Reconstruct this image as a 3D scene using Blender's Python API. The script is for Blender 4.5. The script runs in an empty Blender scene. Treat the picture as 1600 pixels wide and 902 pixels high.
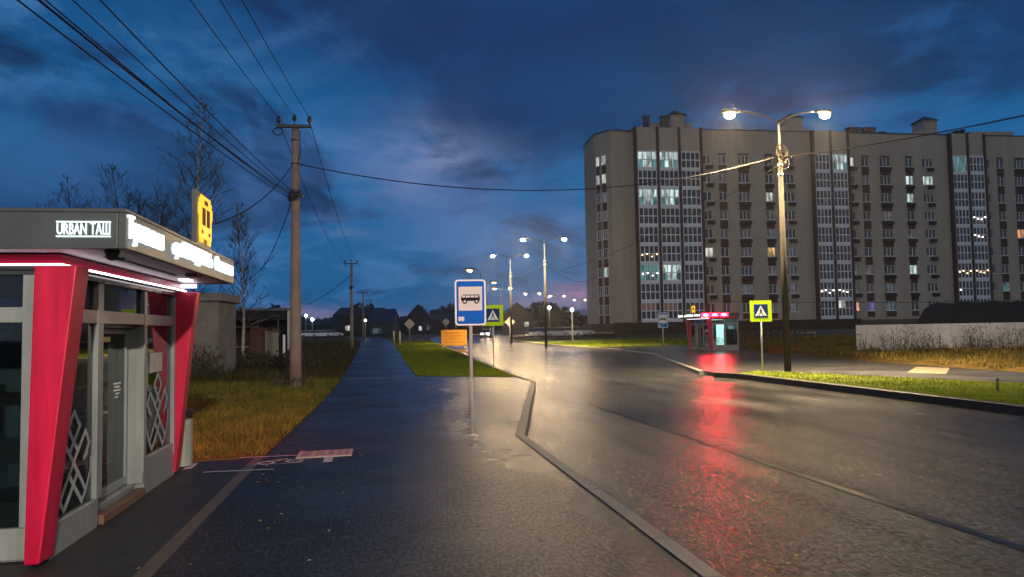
import bpy, bmesh, math, random
import numpy as np
from mathutils import Vector, Matrix
random.seed(7)
sc = bpy.context.scene
COL = sc.collection
PI = math.pi
R_ = math.radians

# ------------------------------------------------------------------ camera
F, CX, CY, H = 1200.0, 800.0, 451.0, 1.7
CAM = Vector((0, 0, H))
RM = Matrix.Rotation(R_(-9.7), 3, 'Z') @ Matrix.Rotation(R_(93.15), 3, 'X') @ Matrix.Rotation(R_(-1.0), 3, 'Z')
cd = bpy.data.cameras.new('camera')
cam = bpy.data.objects.new('camera', cd)
COL.objects.link(cam)
cam.matrix_world = Matrix.Translation(CAM) @ RM.to_4x4()
cd.sensor_width = 36.0
cd.sensor_fit = 'HORIZONTAL'
cd.lens = F / 1600 * 36
cd.clip_start = 0.05
cd.clip_end = 9000
sc.camera = cam

def ray(px, py):
    return RM @ Vector(((px - CX) / F, -(py - CY) / F, -1.0))

def rise(y):                       # the street climbs gently in the distance
    return min(max(0.0, y - 45.0) * 0.009, 1.45)

def ground(px, py, z=0.0):         # where a sight line meets the ground
    d = ray(px, py)
    zz = z
    for _ in range(40):
        t = (zz - H) / d.z if d.z < -1e-5 else 400
        p = CAM + d * min(t, 600)
        zz = 0.5 * zz + 0.5 * (z + rise(p.y))
    return p

def at_y(px, py, Y):
    d = ray(px, py); return CAM + d * (Y / d.y)

def at_x(px, py, X):
    d = ray(px, py); return CAM + d * (X / d.x)

def far(px, dist, z=None):         # ground point a given distance away
    d = ray(px, 520); h = Vector((d.x, d.y, 0))
    p = h * dist
    p.z = rise(p.y) if z is None else z
    return p

# ------------------------------------------------------------------ materials
MATS = {}
def nodes_of(m):
    m.use_nodes = True
    nt = m.node_tree
    return nt, nt.nodes, nt.links

def mat(name, col, rough=0.6, metal=0.0, spec=0.5, var=0.0, vscale=3.0, vst=None, bump=0.0, bscale=60.0, emit=None, estr=0.0, coat=0.0):
    if name in MATS: return MATS[name]
    m = bpy.data.materials.new(name)
    nt, N, L = nodes_of(m)
    b = N['Principled BSDF']
    b.inputs['Base Color'].default_value = (*col, 1)
    b.inputs['Roughness'].default_value = rough
    b.inputs['Metallic'].default_value = metal
    b.inputs['Specular IOR Level'].default_value = spec
    b.inputs['Coat Weight'].default_value = coat
    if var > 0 or bump > 0:
        tc = N.new('ShaderNodeTexCoord')
    if var > 0:
        n = N.new('ShaderNodeTexNoise'); n.inputs['Scale'].default_value = vscale; n.inputs['Detail'].default_value = 6
        n.inputs['Roughness'].default_value = 0.65
        if vst:
            mpv = N.new('ShaderNodeMapping'); mpv.inputs['Scale'].default_value = vst; L.new(tc.outputs['Object'], mpv.inputs['Vector']); L.new(mpv.outputs[0], n.inputs['Vector'])
        else: L.new(tc.outputs['Object'], n.inputs['Vector'])
        r = N.new('ShaderNodeValToRGB')
        r.color_ramp.elements[0].position = 0.3; r.color_ramp.elements[1].position = 0.72
        r.color_ramp.elements[0].color = (*[c * (1 - var) for c in col], 1)
        r.color_ramp.elements[1].color = (*[min(1, c * (1 + var)) for c in col], 1)
        L.new(n.outputs['Fac'], r.inputs['Fac'])
        L.new(r.outputs['Color'], b.inputs['Base Color'])
        mr = N.new('ShaderNodeMapRange')
        mr.inputs['To Min'].default_value = max(0.02, rough - 0.12); mr.inputs['To Max'].default_value = min(1, rough + 0.12)
        L.new(n.outputs['Fac'], mr.inputs['Value']); L.new(mr.outputs['Result'], b.inputs['Roughness'])
    if bump > 0:
        n2 = N.new('ShaderNodeTexNoise'); n2.inputs['Scale'].default_value = bscale; n2.inputs['Detail'].default_value = 4
        L.new(tc.outputs['Object'], n2.inputs['Vector'])
        bp = N.new('ShaderNodeBump'); bp.inputs['Strength'].default_value = bump; bp.inputs['Distance'].default_value = 0.02
        L.new(n2.outputs['Fac'], bp.inputs['Height']); L.new(bp.outputs['Normal'], b.inputs['Normal'])
    if emit is not None:
        b.inputs['Emission Color'].default_value = (*emit, 1)
        b.inputs['Emission Strength'].default_value = estr
    MATS[name] = m
    return m

def emis(name, col, s):
    if name in MATS: return MATS[name]
    m = mat(name, (0.02, 0.02, 0.02), 0.4, emit=col, estr=s)
    return m

def glass_mat(name, tint, trans=0.6, rough=0.02):
    if name in MATS: return MATS[name]
    m = bpy.data.materials.new(name)
    nt, N, L = nodes_of(m)
    N.remove(N['Principled BSDF'])
    out = N['Material Output']
    t = N.new('ShaderNodeBsdfTransparent'); t.inputs['Color'].default_value = (*tint, 1)
    g = N.new('ShaderNodeBsdfGlossy'); g.inputs['Roughness'].default_value = rough; g.inputs['Color'].default_value = (0.9, 0.95, 1, 1)
    fr = N.new('ShaderNodeFresnel'); fr.inputs['IOR'].default_value = 1.6
    mx = N.new('ShaderNodeMixShader')
    L.new(fr.outputs['Fac'], mx.inputs['Fac']); L.new(t.outputs['BSDF'], mx.inputs[1]); L.new(g.outputs['BSDF'], mx.inputs[2])
    L.new(mx.outputs['Shader'], out.inputs['Surface'])
    MATS[name] = m
    return m

def wet_asphalt(name, c0, c1, r_wet, r_dry, pud_scale, pud_lo, pud_hi, grain=0.5, gscale=90., stretch=(1, 1), ripple=0.0, spec=0.5, blend=None, tracks=False, glint=None):
    """dark aggregate under a broken film of water: roughness drops where the water lies"""
    m = bpy.data.materials.new(name)
    nt, N, L = nodes_of(m)
    b = N['Principled BSDF']
    tc = N.new('ShaderNodeTexCoord')
    mp = N.new('ShaderNodeMapping'); mp.inputs['Scale'].default_value = (stretch[0], stretch[1], 1)
    L.new(tc.outputs['Object'], mp.inputs['Vector'])
    n = N.new('ShaderNodeTexNoise'); n.inputs['Scale'].default_value = pud_scale; n.inputs['Detail'].default_value = 7; n.inputs['Roughness'].default_value = 0.6
    L.new(mp.outputs['Vector'], n.inputs['Vector'])
    wet = N.new('ShaderNodeMapRange'); wet.inputs['From Min'].default_value = pud_lo; wet.inputs['From Max'].default_value = pud_hi
    L.new(n.outputs['Fac'], wet.inputs['Value'])
    rr = N.new('ShaderNodeMapRange'); rr.inputs['To Min'].default_value = r_dry; rr.inputs['To Max'].default_value = r_wet
    L.new(wet.outputs['Result'], rr.inputs['Value']); L.new(rr.outputs['Result'], b.inputs['Roughness'])
    n2 = N.new('ShaderNodeTexNoise'); n2.inputs['Scale'].default_value = gscale; n2.inputs['Detail'].default_value = 5; n2.inputs['Roughness'].default_value = 0.72
    L.new(tc.outputs['Object'], n2.inputs['Vector'])
    n3 = N.new('ShaderNodeTexNoise'); n3.inputs['Scale'].default_value = 0.8; n3.inputs['Detail'].default_value = 8
    L.new(tc.outputs['Object'], n3.inputs['Vector'])
    ad = N.new('ShaderNodeMath'); ad.operation = 'MULTIPLY'; L.new(n2.outputs['Fac'], ad.inputs[0]); L.new(n3.outputs['Fac'], ad.inputs[1])
    cr = N.new('ShaderNodeValToRGB'); cr.color_ramp.elements[0].position = 0.12; cr.color_ramp.elements[1].position = 0.42
    cr.color_ramp.elements[0].color = (*c0, 1); cr.color_ramp.elements[1].color = (*c1, 1)
    L.new(ad.outputs[0], cr.inputs['Fac']); L.new(cr.outputs['Color'], b.inputs['Base Color'])
    # grain stands up where the water film is thin
    inv = N.new('ShaderNodeMapRange'); inv.inputs['To Min'].default_value = grain; inv.inputs['To Max'].default_value = grain * 0.3
    L.new(wet.outputs['Result'], inv.inputs['Value'])
    bp = N.new('ShaderNodeBump'); bp.inputs['Distance'].default_value = 0.022
    L.new(inv.outputs['Result'], bp.inputs['Strength']); L.new(n2.outputs['Fac'], bp.inputs['Height'])
    last = bp
    if ripple > 0:
        n4 = N.new('ShaderNodeTexNoise'); n4.inputs['Scale'].default_value = 2.2; n4.inputs['Detail'].default_value = 5
        mp2 = N.new('ShaderNodeMapping'); mp2.inputs['Scale'].default_value = (0.8, 3.0, 1); L.new(tc.outputs['Object'], mp2.inputs['Vector'])
        L.new(mp2.outputs['Vector'], n4.inputs['Vector'])
        bp2 = N.new('ShaderNodeBump'); bp2.inputs['Strength'].default_value = ripple; bp2.inputs['Distance'].default_value = 0.05
        L.new(n4.outputs['Fac'], bp2.inputs['Height']); L.new(bp.outputs['Normal'], bp2.inputs['Normal'])
        last = bp2
    L.new(last.outputs['Normal'], b.inputs['Normal'])
    b.inputs['Specular IOR Level'].default_value = spec
    if tracks:
        mp3 = N.new('ShaderNodeMapping'); mp3.inputs['Scale'].default_value = (1.5, 0.045, 1); mp3.inputs['Rotation'].default_value = (0, 0, 0.02)
        L.new(tc.outputs['Object'], mp3.inputs['Vector'])
        n5 = N.new('ShaderNodeTexNoise'); n5.inputs['Scale'].default_value = 1.0; n5.inputs['Detail'].default_value = 6; n5.inputs['Roughness'].default_value = 0.6; L.new(mp3.outputs[0], n5.inputs['Vector'])
        m5 = N.new('ShaderNodeMapRange'); m5.inputs['From Min'].default_value = 0.36; m5.inputs['From Max'].default_value = 0.64; m5.inputs['To Min'].default_value = spec * .35; m5.inputs['To Max'].default_value = spec * 1.25
        L.new(n5.outputs['Fac'], m5.inputs['Value']); L.new(m5.outputs[0], b.inputs['Specular IOR Level'])
    if glint:
        mpg = N.new('ShaderNodeMapping'); mpg.inputs['Scale'].default_value = (1.0, 0.38, 1); L.new(tc.outputs['Object'], mpg.inputs['Vector'])
        ng = N.new('ShaderNodeTexNoise'); ng.inputs['Scale'].default_value = glint[0]; ng.inputs['Detail'].default_value = 2; ng.inputs['Roughness'].default_value = 0.8; L.new(mpg.outputs[0], ng.inputs['Vector'])
        mg = N.new('ShaderNodeMapRange'); mg.inputs['From Min'].default_value = glint[3]; mg.inputs['From Max'].default_value = 0.70; mg.inputs['To Min'].default_value = glint[1]; mg.inputs['To Max'].default_value = glint[2]; L.new(ng.outputs['Fac'], mg.inputs['Value'])
        wm = N.new('ShaderNodeMapRange'); wm.inputs['From Min'].default_value = .45; wm.inputs['From Max'].default_value = .62; wm.inputs['To Max'].default_value = .3; L.new(n.outputs['Fac'], wm.inputs['Value'])
        gx = N.new('ShaderNodeMix'); gx.data_type = 'FLOAT'; L.new(wm.outputs[0], gx.inputs[0]); L.new(mg.outputs[0], gx.inputs[2]); gx.inputs[3].default_value = 1.15
        glint_out = gx.outputs[0]
        gm = N.new('ShaderNodeMath'); gm.operation = 'MULTIPLY'; gm.inputs[0].default_value = spec; L.new(glint_out, gm.inputs[1])
        if tracks: L.new(m5.outputs[0], gm.inputs[0])
        L.new(gm.outputs[0], b.inputs['Specular IOR Level'])
    if blend:                      # towards the kerb the film of water is thicker
        x0, x1, rk, spec2 = blend
        sp = N.new('ShaderNodeSeparateXYZ'); L.new(tc.outputs['Object'], sp.inputs[0])
        ad2 = N.new('ShaderNodeMath'); ad2.operation = 'MULTIPLY_ADD'; ad2.inputs[1].default_value = 1.2; L.new(n3.outputs['Fac'], ad2.inputs[0]); L.new(sp.outputs['X'], ad2.inputs[2])
        fx = N.new('ShaderNodeMapRange'); fx.interpolation_type = 'SMOOTHSTEP'; fx.inputs['From Min'].default_value = x0 + .6; fx.inputs['From Max'].default_value = x1 + .6
        L.new(ad2.outputs[0], fx.inputs['Value'])
        mr = N.new('ShaderNodeMapRange'); mr.inputs['To Min'].default_value = 1.0; mr.inputs['To Max'].default_value = rk; L.new(fx.outputs[0], mr.inputs['Value'])
        mu = N.new('ShaderNodeMath'); mu.operation = 'MULTIPLY'; L.new(rr.outputs['Result'], mu.inputs[0]); L.new(mr.outputs[0], mu.inputs[1]); L.new(mu.outputs[0], b.inputs['Roughness'])
        ms = N.new('ShaderNodeMapRange'); ms.inputs['To Min'].default_value = spec; ms.inputs['To Max'].default_value = spec2; L.new(fx.outputs[0], ms.inputs['Value']); gm2 = N.new('ShaderNodeMath'); gm2.operation = 'MULTIPLY'; L.new(ms.outputs[0], gm2.inputs[0]); L.new(glint_out, gm2.inputs[1]); L.new(gm2.outputs[0], b.inputs['Specular IOR Level'])
    return m

def grass_mat(name, cols, scale=0.6, soil=None):
    m = bpy.data.materials.new(name)
    nt, N, L = nodes_of(m)
    b = N['Principled BSDF']; b.inputs['Roughness'].default_value = 0.85; b.inputs['Specular IOR Level'].default_value = 0.06
    tc = N.new('ShaderNodeTexCoord')
    n = N.new('ShaderNodeTexNoise'); n.inputs['Scale'].default_value = scale; n.inputs['Detail'].default_value = 7; n.inputs['Roughness'].default_value = 0.7
    L.new(tc.outputs['Object'], n.inputs['Vector'])
    g = N.new('ShaderNodeNewGeometry')
    ma = N.new('ShaderNodeMath'); ma.operation = 'MULTIPLY_ADD'; ma.inputs[1].default_value = 0.24; L.new(g.outputs['Random Per Island'], ma.inputs[0])
    L.new(n.outputs['Fac'], ma.inputs[2])
    cr = N.new('ShaderNodeValToRGB')
    els = cr.color_ramp.elements
    k = len(cols)
    for i in range(k - 2): els.new(0.5)
    for i, c in enumerate(cols):
        els[i].position = 0.38 + 0.46 * i / (k - 1); els[i].color = (*c, 1)
    L.new(ma.outputs[0], cr.inputs['Fac']); L.new(cr.outputs['Color'], b.inputs['Base Color'])
    return m

# ------------------------------------------------------------------ mesh builder
class MB:
    def __init__(s): s.v = []; s.f = []; s.m = []; s.sm = []
    def add(s, vs, fs, m=0, smooth=False):
        o = len(s.v); s.v += [tuple(p) for p in vs]
        for f in fs:
            s.f.append(tuple(o + i for i in f)); s.m.append(m); s.sm.append(smooth)
        return s
    def box(s, x0, x1, y0, y1, z0, z1, m=0):
        vs = [(x, y, z) for z in (z0, z1) for y in (y0, y1) for x in (x0, x1)]
        return s.add(vs, [(0, 2, 3, 1), (4, 5, 7, 6), (0, 1, 5, 4), (2, 6, 7, 3), (0, 4, 6, 2), (1, 3, 7, 5)], m)
    def obox(s, c, ax, ay, az, m=0):     # centre and three half-axis vectors
        c = Vector(c); ax = Vector(ax); ay = Vector(ay); az = Vector(az)
        vs = [c + ax * i + ay * j + az * k for k in (-1, 1) for j in (-1, 1) for i in (-1, 1)]
        return s.add(vs, [(0, 2, 3, 1), (4, 5, 7, 6), (0, 1, 5, 4), (2, 6, 7, 3), (0, 4, 6, 2), (1, 3, 7, 5)], m)
    def bar(s, a, b, w, t, up=(0, 0, 1), m=0):
        a = Vector(a); b = Vector(b); d = b - a; l = d.length; d.normalize()
        up = Vector(up)
        sd = d.cross(up)
        if sd.length < 1e-5: sd = d.cross(Vector((1, 0, 0)))
        sd.normalize(); u = sd.cross(d)
        return s.obox((a + b) / 2, d * l / 2, sd * w / 2, u * t / 2, m)
    def prism(s, poly, z0, z1, m=0, zf=None):
        n = len(poly); zf = zf or (lambda x, y: 0)
        vs = [(x, y, z0 + zf(x, y)) for x, y in poly] + [(x, y, z1 + zf(x, y)) for x, y in poly]
        fs = [tuple(range(n - 1, -1, -1)), tuple(range(n, 2 * n))] + [(i, (i + 1) % n, n + (i + 1) % n, n + i) for i in range(n)]
        return s.add(vs, fs, m)
    def tube(s, pts, rad, n=8, m=0, cap=True, smooth=True):
        pts = [Vector(p) for p in pts]; k = len(pts)
        if not isinstance(rad, (list, tuple)): rad = [rad] * k
        vs = []; prev = None
        for i, p in enumerate(pts):
            d = (pts[min(i + 1, k - 1)] - pts[max(i - 1, 0)])
            if d.length < 1e-9: d = Vector((0, 0, 1))
            d.normalize()
            if prev is None:
                a = d.cross(Vector((0, 0, 1)))
                if a.length < 1e-3: a = d.cross(Vector((1, 0, 0)))
            else:
                a = prev - d * prev.dot(d)
            a.normalize(); prev = a; b = d.cross(a)
            for j in range(n):
                t = 2 * PI * j / n
                vs.append(p + (a * math.cos(t) + b * math.sin(t)) * rad[i])
        fs = [(i * n + j, i * n + (j + 1) % n, (i + 1) * n + (j + 1) % n, (i + 1) * n + j) for i in range(k - 1) for j in range(n)]
        if cap: fs += [tuple(range(n - 1, -1, -1)), tuple((k - 1) * n + j for j in range(n))]
        return s.add(vs, fs, m, smooth)
    def ball(s, c, r, nu=10, nv=7, m=0, sc3=(1, 1, 1)):
        c = Vector(c)
        vs = [c + Vector((0, 0, r * sc3[2]))]
        for i in range(1, nv):
            a = PI * i / nv
            for j in range(nu):
                t = 2 * PI * j / nu
                vs.append(c + Vector((r * sc3[0] * math.sin(a) * math.cos(t), r * sc3[1] * math.sin(a) * math.sin(t), r * sc3[2] * math.cos(a))))
        vs.append(c - Vector((0, 0, r * sc3[2])))
        fs = [(0, 1 + j, 1 + (j + 1) % nu) for j in range(nu)]
        for i in range(nv - 2):
            for j in range(nu):
                a = 1 + i * nu + j; b = 1 + i * nu + (j + 1) % nu
                fs.append((a, a + nu, b + nu, b))
        e = len(vs) - 1; o = 1 + (nv - 2) * nu
        fs += [(o + j, e, o + (j + 1) % nu) for j in range(nu)]
        return s.add(vs, fs, m, True)
    def quad(s, a, b, c, d, m=0): return s.add([a, b, c, d], [(0, 1, 2, 3)], m)
    def build(s, name, mats, parent=None, bevel=0.0, loc=None):
        if not isinstance(mats, (list, tuple)): mats = [mats]
        me = bpy.data.meshes.new(name)
        me.from_pydata(s.v, [], s.f)
        for m_ in mats: me.materials.append(m_)
        me.polygons.foreach_set('material_index', s.m)
        me.polygons.foreach_set('use_smooth', s.sm)
        me.update()
        o = bpy.data.objects.new(name, me); COL.objects.link(o)
        if loc is not None: o.location = loc
        if parent is not None: o.parent = parent
        if bevel > 0:
            bv = o.modifiers.new('bevel', 'BEVEL'); bv.width = bevel; bv.segments = 2; bv.limit_method = 'ANGLE'; bv.angle_limit = R_(40)
        return o

def tag(o, label=None, cat=None, group=None, kind=None):
    if label: o['label'] = label
    if cat: o['category'] = cat
    if group: o['group'] = group
    if kind: o['kind'] = kind
    return o

def empty(name, loc, label, cat, group=None, rz=0.0):
    o = bpy.data.objects.new(name, None); COL.objects.link(o)
    o.location = loc; o.rotation_euler = (0, 0, rz); o.empty_display_size = 0.2
    return tag(o, label, cat, group)

def copy_tree(o, parent=None):
    c = o.copy(); COL.objects.link(c)
    if parent is not None: c.parent = parent
    for ch in list(o.children): copy_tree(ch, c)
    return c

def struct(o): o['kind'] = 'structure'; return o

def text_into(mb, body, size, fn, depth=0.02, bold=0.0, width=None, m=0):
    """built-in lettering turned to mesh; fn maps (x, y, d) in the sign's plane to space"""
    c = bpy.data.curves.new('lettering', 'FONT'); c.body = body; c.size = size; c.extrude = depth / 2; c.offset = bold; c.resolution_u = 3
    o = bpy.data.objects.new('lettering', c); COL.objects.link(o)
    dg = bpy.context.evaluated_depsgraph_get(); ev = o.evaluated_get(dg); me = ev.to_mesh()
    vs = [v.co.copy() for v in me.vertices]; fs = [tuple(p.vertices) for p in me.polygons]
    ev.to_mesh_clear(); bpy.data.objects.remove(o); bpy.data.curves.remove(c)
    if vs:
        x0 = min(v.x for v in vs); x1 = max(v.x for v in vs)
        k = (width / (x1 - x0)) if width else 1.0
        mb.add([fn((v.x - x0) * k, v.y, v.z + depth / 2) for v in vs], fs, m)
    return mb

# ------------------------------------------------------------------ sky
w = bpy.data.worlds.new('World'); sc.world = w; w.use_nodes = True
nt = w.node_tree; N = nt.nodes; L = nt.links
bg = N['Background']; bg.inputs['Strength'].default_value = 1.2
tc = N.new('ShaderNodeTexCoord')
sx = N.new('ShaderNodeSeparateXYZ'); L.new(tc.outputs['Generated'], sx.inputs['Vector'])
def M(op, a, b=None, c=None, clamp=False):
    n = N.new('ShaderNodeMath'); n.operation = op; n.use_clamp = clamp
    for i, x in enumerate((a, b, c)):
        if x is None: continue
        if isinstance(x, (int, float)): n.inputs[i].default_value = x
        else: L.new(x, n.inputs[i])
    return n.outputs[0]
def MIX(f, a, b):
    n = N.new('ShaderNodeMix'); n.data_type = 'RGBA'
    if isinstance(f, (int, float)): n.inputs['Factor'].default_value = f
    else: L.new(f, n.inputs['Factor'])
    for s_, x in (('A', a), ('B', b)):
        sock = [i for i in n.inputs if i.name == s_ and i.type == 'RGBA'][0]
        if isinstance(x, tuple): sock.default_value = (*x, 1)
        else: L.new(x, sock)
    return [o for o in n.outputs if o.type == 'RGBA'][0]
def RAMP(x, lo, hi):
    n = N.new('ShaderNodeMapRange'); n.interpolation_type = 'SMOOTHSTEP'; L.new(x, n.inputs['Value'])
    n.inputs['From Min'].default_value = lo; n.inputs['From Max'].default_value = hi
    return n.outputs['Result']
el = M('MAXIMUM', sx.outputs['Z'], 0.0)
den = M('ADD', el, 0.16)
cx_ = M('DIVIDE', sx.outputs['X'], den); cy_ = M('DIVIDE', sx.outputs['Y'], den)
cv = N.new('ShaderNodeCombineXYZ'); L.new(cx_, cv.inputs['X']); L.new(cy_, cv.inputs['Y'])
def NOISE(scale, detail, off, rough=0.55, dist=0.0, st=(1, 1, 1)):
    mp = N.new('ShaderNodeMapping'); mp.inputs['Location'].default_value = off; mp.inputs['Scale'].default_value = st
    L.new(cv.outputs[0], mp.inputs['Vector'])
    n = N.new('ShaderNodeTexNoise'); n.inputs['Scale'].default_value = scale; n.inputs['Detail'].default_value = detail
    n.inputs['Roughness'].default_value = rough; n.inputs['Distortion'].default_value = dist
    L.new(mp.outputs[0], n.inputs['Vector']); return n.outputs['Fac']
base = MIX(RAMP(el, 0.0, 0.20), (0.013, 0.094, 0.235), (0.011, 0.112, 0.290))
base = MIX(RAMP(el, 0.16, 0.45), base, (0.0075, 0.060, 0.185))
n1 = NOISE(0.80, 12, (3.1, 1.7, 0), 0.60, 0.9, (1, 0.7, 1))
n2 = NOISE(1.5, 12, (7.3, 4.1, 0), 0.64, 0.7, (1.1, 0.8, 1))
dark = RAMP(M('ADD', n1, M('MULTIPLY', M('SUBTRACT', NOISE(3.2, 10, (2.7, 6.3, 0), 0.65, 1.2, (1.2, .6, 1)), 0.5), 0.22)), 0.45, 0.58)
sky = MIX(M('MULTIPLY', dark, 0.95), base, (0.0068, 0.025, 0.078))
pale = M('MULTIPLY', RAMP(n2, 0.47, 0.66), M('SUBTRACT', 1.0, M('MULTIPLY', dark, 0.8)))
sky = MIX(M('MULTIPLY', pale, 0.60), sky, (0.065, 0.185, 0.42))
def blob(px, py, wx, wz, amount, colour, noise, lo, hi):
    """a cloud patch around one direction of the sky, broken up by noise"""
    global sky
    d = ray(px, py).normalized(); az = math.atan2(d.x, d.y)
    a = M('ARCTAN2', sx.outputs['X'], sx.outputs['Y'])
    da = M('DIVIDE', M('SUBTRACT', a, az), wx); dz = M('DIVIDE', M('SUBTRACT', sx.outputs['Z'], d.z), wz)
    r2 = M('ADD', M('MULTIPLY', da, da), M('MULTIPLY', dz, dz))
    g = M('EXPONENT', M('MULTIPLY', r2, -1.0))
    sky = MIX(M('MULTIPLY', M('MULTIPLY', g, RAMP(noise, lo, hi)), amount), sky, colour)
n3 = NOISE(2.6, 8, (1.3, 9.1, 0), 0.6, 0.2)
n4 = NOISE(0.9, 8, (5.2, 2.1, 0), 0.55, 0.6)
blob(670, 250, 0.085, 0.055, 1.0, (0.165, 0.215, 0.39), n3, 0.34, 0.58)
blob(640, 300, 0.20, 0.05, 0.7, (0.06, 0.13, 0.32), n2, 0.36, 0.6)
blob(530, 355, 0.03, 0.012, 0.8, (0.15, 0.18, 0.36), n3, 0.42, 0.62)
blob(40, 240, 0.18, 0.07, 0.65, (0.028, 0.125, 0.31), n4, 0.3, 0.6)
blob(300, 285, 0.18, 0.05, 0.6, (0.045, 0.125, 0.30), n2, 0.35, 0.6)
blob(1000, 120, 0.22, 0.08, 0.5, (0.014, 0.105, 0.28), n4, 0.3, 0.55)
blob(1500, 130, 0.30, 0.08, 0.5, (0.012, 0.085, 0.24), n2, 0.35, 0.6)
blob(820, 50, 0.34, 0.07, 0.85, (0.011, 0.030, 0.105), n4, 0.25, 0.5)
blob(780, 180, 0.14, 0.025, 0.8, (0.009, 0.030, 0.11), n2, 0.3, 0.55)
blob(130, 175, 0.08, 0.02, 0.7, (0.011, 0.034, 0.115), n2, 0.3, 0.5)
blob(905, 458, 0.035, 0.012, 1.0, (0.34, 0.16, 0.27), n3, 0.36, 0.55)
blob(860, 478, 0.10, 0.014, 0.75, (0.17, 0.17, 0.32), n3, 0.30, 0.55)
blob(480, 492, 0.09, 0.010, 0.85, (0.17, 0.14, 0.26), n3, 0.34, 0.55)
blob(420, 483, 0.04, 0.005, 0.8, (0.26, 0.14, 0.22), n3, 0.40, 0.55)
blob(660, 497, 0.22, 0.010, 0.5, (0.13, 0.14, 0.27), n3, 0.30, 0.55)
# the overcast behind the viewer is greyer and a little brighter
back = RAMP(sx.outputs['Y'], 0.1, -0.6)
sky = MIX(M('MULTIPLY', back, 0.8), sky, (0.29, 0.30, 0.325))
L.new(sky, bg.inputs['Color'])

# ------------------------------------------------------------------ setting: ground sheets
m_road = wet_asphalt('road wet asphalt', (0.010, 0.0095, 0.009), (0.036, 0.034, 0.030), 0.12, 0.30, 0.6, 0.22, 0.85, 0.9, 24., (1.5, 0.30), 0.0, 0.50, None, True, (25., 0.16, 9.0, 0.46))
m_path = wet_asphalt('path wet asphalt', (0.010, 0.010, 0.010), (0.028, 0.028, 0.027), 0.26, 0.52, 0.45, 0.15, 0.9, 0.7, 34., (1, 1), 0.05, 0.18, (-0.9, 2.4, 0.62, 0.40), False, (34., 0.30, 3.0, 0.44))
m_bay = wet_asphalt('pavement under standing water', (0.018, 0.018, 0.018), (0.050, 0.048, 0.045), 0.10, 0.28, 0.9, 0.2, 0.8, 0.7, 28., (0.6, 1.5), 0.15, 0.42)
m_walk = wet_asphalt('footway asphalt', (0.020, 0.020, 0.022), (0.045, 0.044, 0.043), 0.22, 0.45, 0.6, 0.45, 0.65, 0.3, 90.)
m_kerb = mat('kerb concrete', (0.135, 0.125, 0.11), 0.45, var=0.35, vscale=4, bump=0.4, bscale=40)
nt, N, L = nodes_of(m_kerb)
_tc = N.new('ShaderNodeTexCoord'); _sp = N.new('ShaderNodeSeparateXYZ'); L.new(_tc.outputs['Object'], _sp.inputs[0])
_fr = N.new('ShaderNodeMath'); _fr.operation = 'FRACT'; L.new(_sp.outputs['Y'], _fr.inputs[0])
_lt = N.new('ShaderNodeMath'); _lt.operation = 'LESS_THAN'; _lt.inputs[1].default_value = 0.022; L.new(_fr.outputs[0], _lt.inputs[0])
_old = N['Principled BSDF'].inputs['Base Color'].links[0].from_socket
_mx = N.new('ShaderNodeMix'); _mx.data_type = 'RGBA'
L.new(_lt.outputs[0], _mx.inputs['Factor']); L.new(_old, [i for i in _mx.inputs if i.type == 'RGBA'][0]); [i for i in _mx.inputs if i.type == 'RGBA'][1].default_value = (.02, .018, .016, 1)
L.new([o for o in _mx.outputs if o.type == 'RGBA'][0], N['Principled BSDF'].inputs['Base Color'])
m_soil = mat('field soil', (0.045, 0.042, 0.026), 0.9, var=0.5, vscale=0.5, bump=0.6, bscale=3)
m_turf = grass_mat('turf underlay', [(0.035, 0.050, 0.004), (0.070, 0.090, 0.006), (0.11, 0.12, 0.012)], 0.9)
m_dryturf = grass_mat('dry turf underlay', [(0.030, 0.028, 0.010), (0.080, 0.055, 0.014), (0.14, 0.085, 0.02)], 0.7)
m_paint = mat('worn white road paint', (0.34, 0.34, 0.35), 0.5, var=0.35, vscale=14)
m_joint = mat('wet joint filler', (0.010, 0.010, 0.011), 0.25)
m_seam = mat('flush paver edging', (0.075, 0.058, 0.045), 0.6, var=0.4, vscale=6, bump=0.3)

def sheet(name, poly, z, m, thick=0.0, parent=None, step=None):
    """a polygon of ground laid on the gentle slope"""
    bm = bmesh.new()
    vs = [bm.verts.new((x, y, 0)) for x, y in poly]
    f = bm.faces.new(vs)
    if f.normal.z < 0: bmesh.ops.reverse_faces(bm, faces=[f])
    bm.normal_update()
    if bm.faces[:][0].normal.z < 0: bmesh.ops.reverse_faces(bm, faces=bm.faces[:])
    ys = [p[1] for p in poly]
    y = 45.0
    while y < min(max(ys), 260):
        if y > min(ys):
            bmesh.ops.bisect_plane(bm, geom=bm.verts[:] + bm.edges[:] + bm.faces[:], plane_co=(0, y, 0), plane_no=(0, 1, 0))
        y += 12.0
    bmesh.ops.triangulate(bm, faces=bm.faces[:])
    if thick:
        r = bmesh.ops.extrude_face_region(bm, geom=bm.faces[:])
        top = [e for e in r['geom'] if isinstance(e, bmesh.types.BMVert)]
        for v in bm.verts: v.co.z = -thick
        for v in top: v.co.z = 0
        bmesh.ops.recalc_face_normals(bm, faces=bm.faces[:])
    for v in bm.verts: v.co.z += z + rise(v.co.y)
    me = bpy.data.meshes.new(name); bm.to_mesh(me); bm.free(); me.materials.append(m)
    o = bpy.data.objects.new(name, me); COL.objects.link(o)
    return struct(o)

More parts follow.
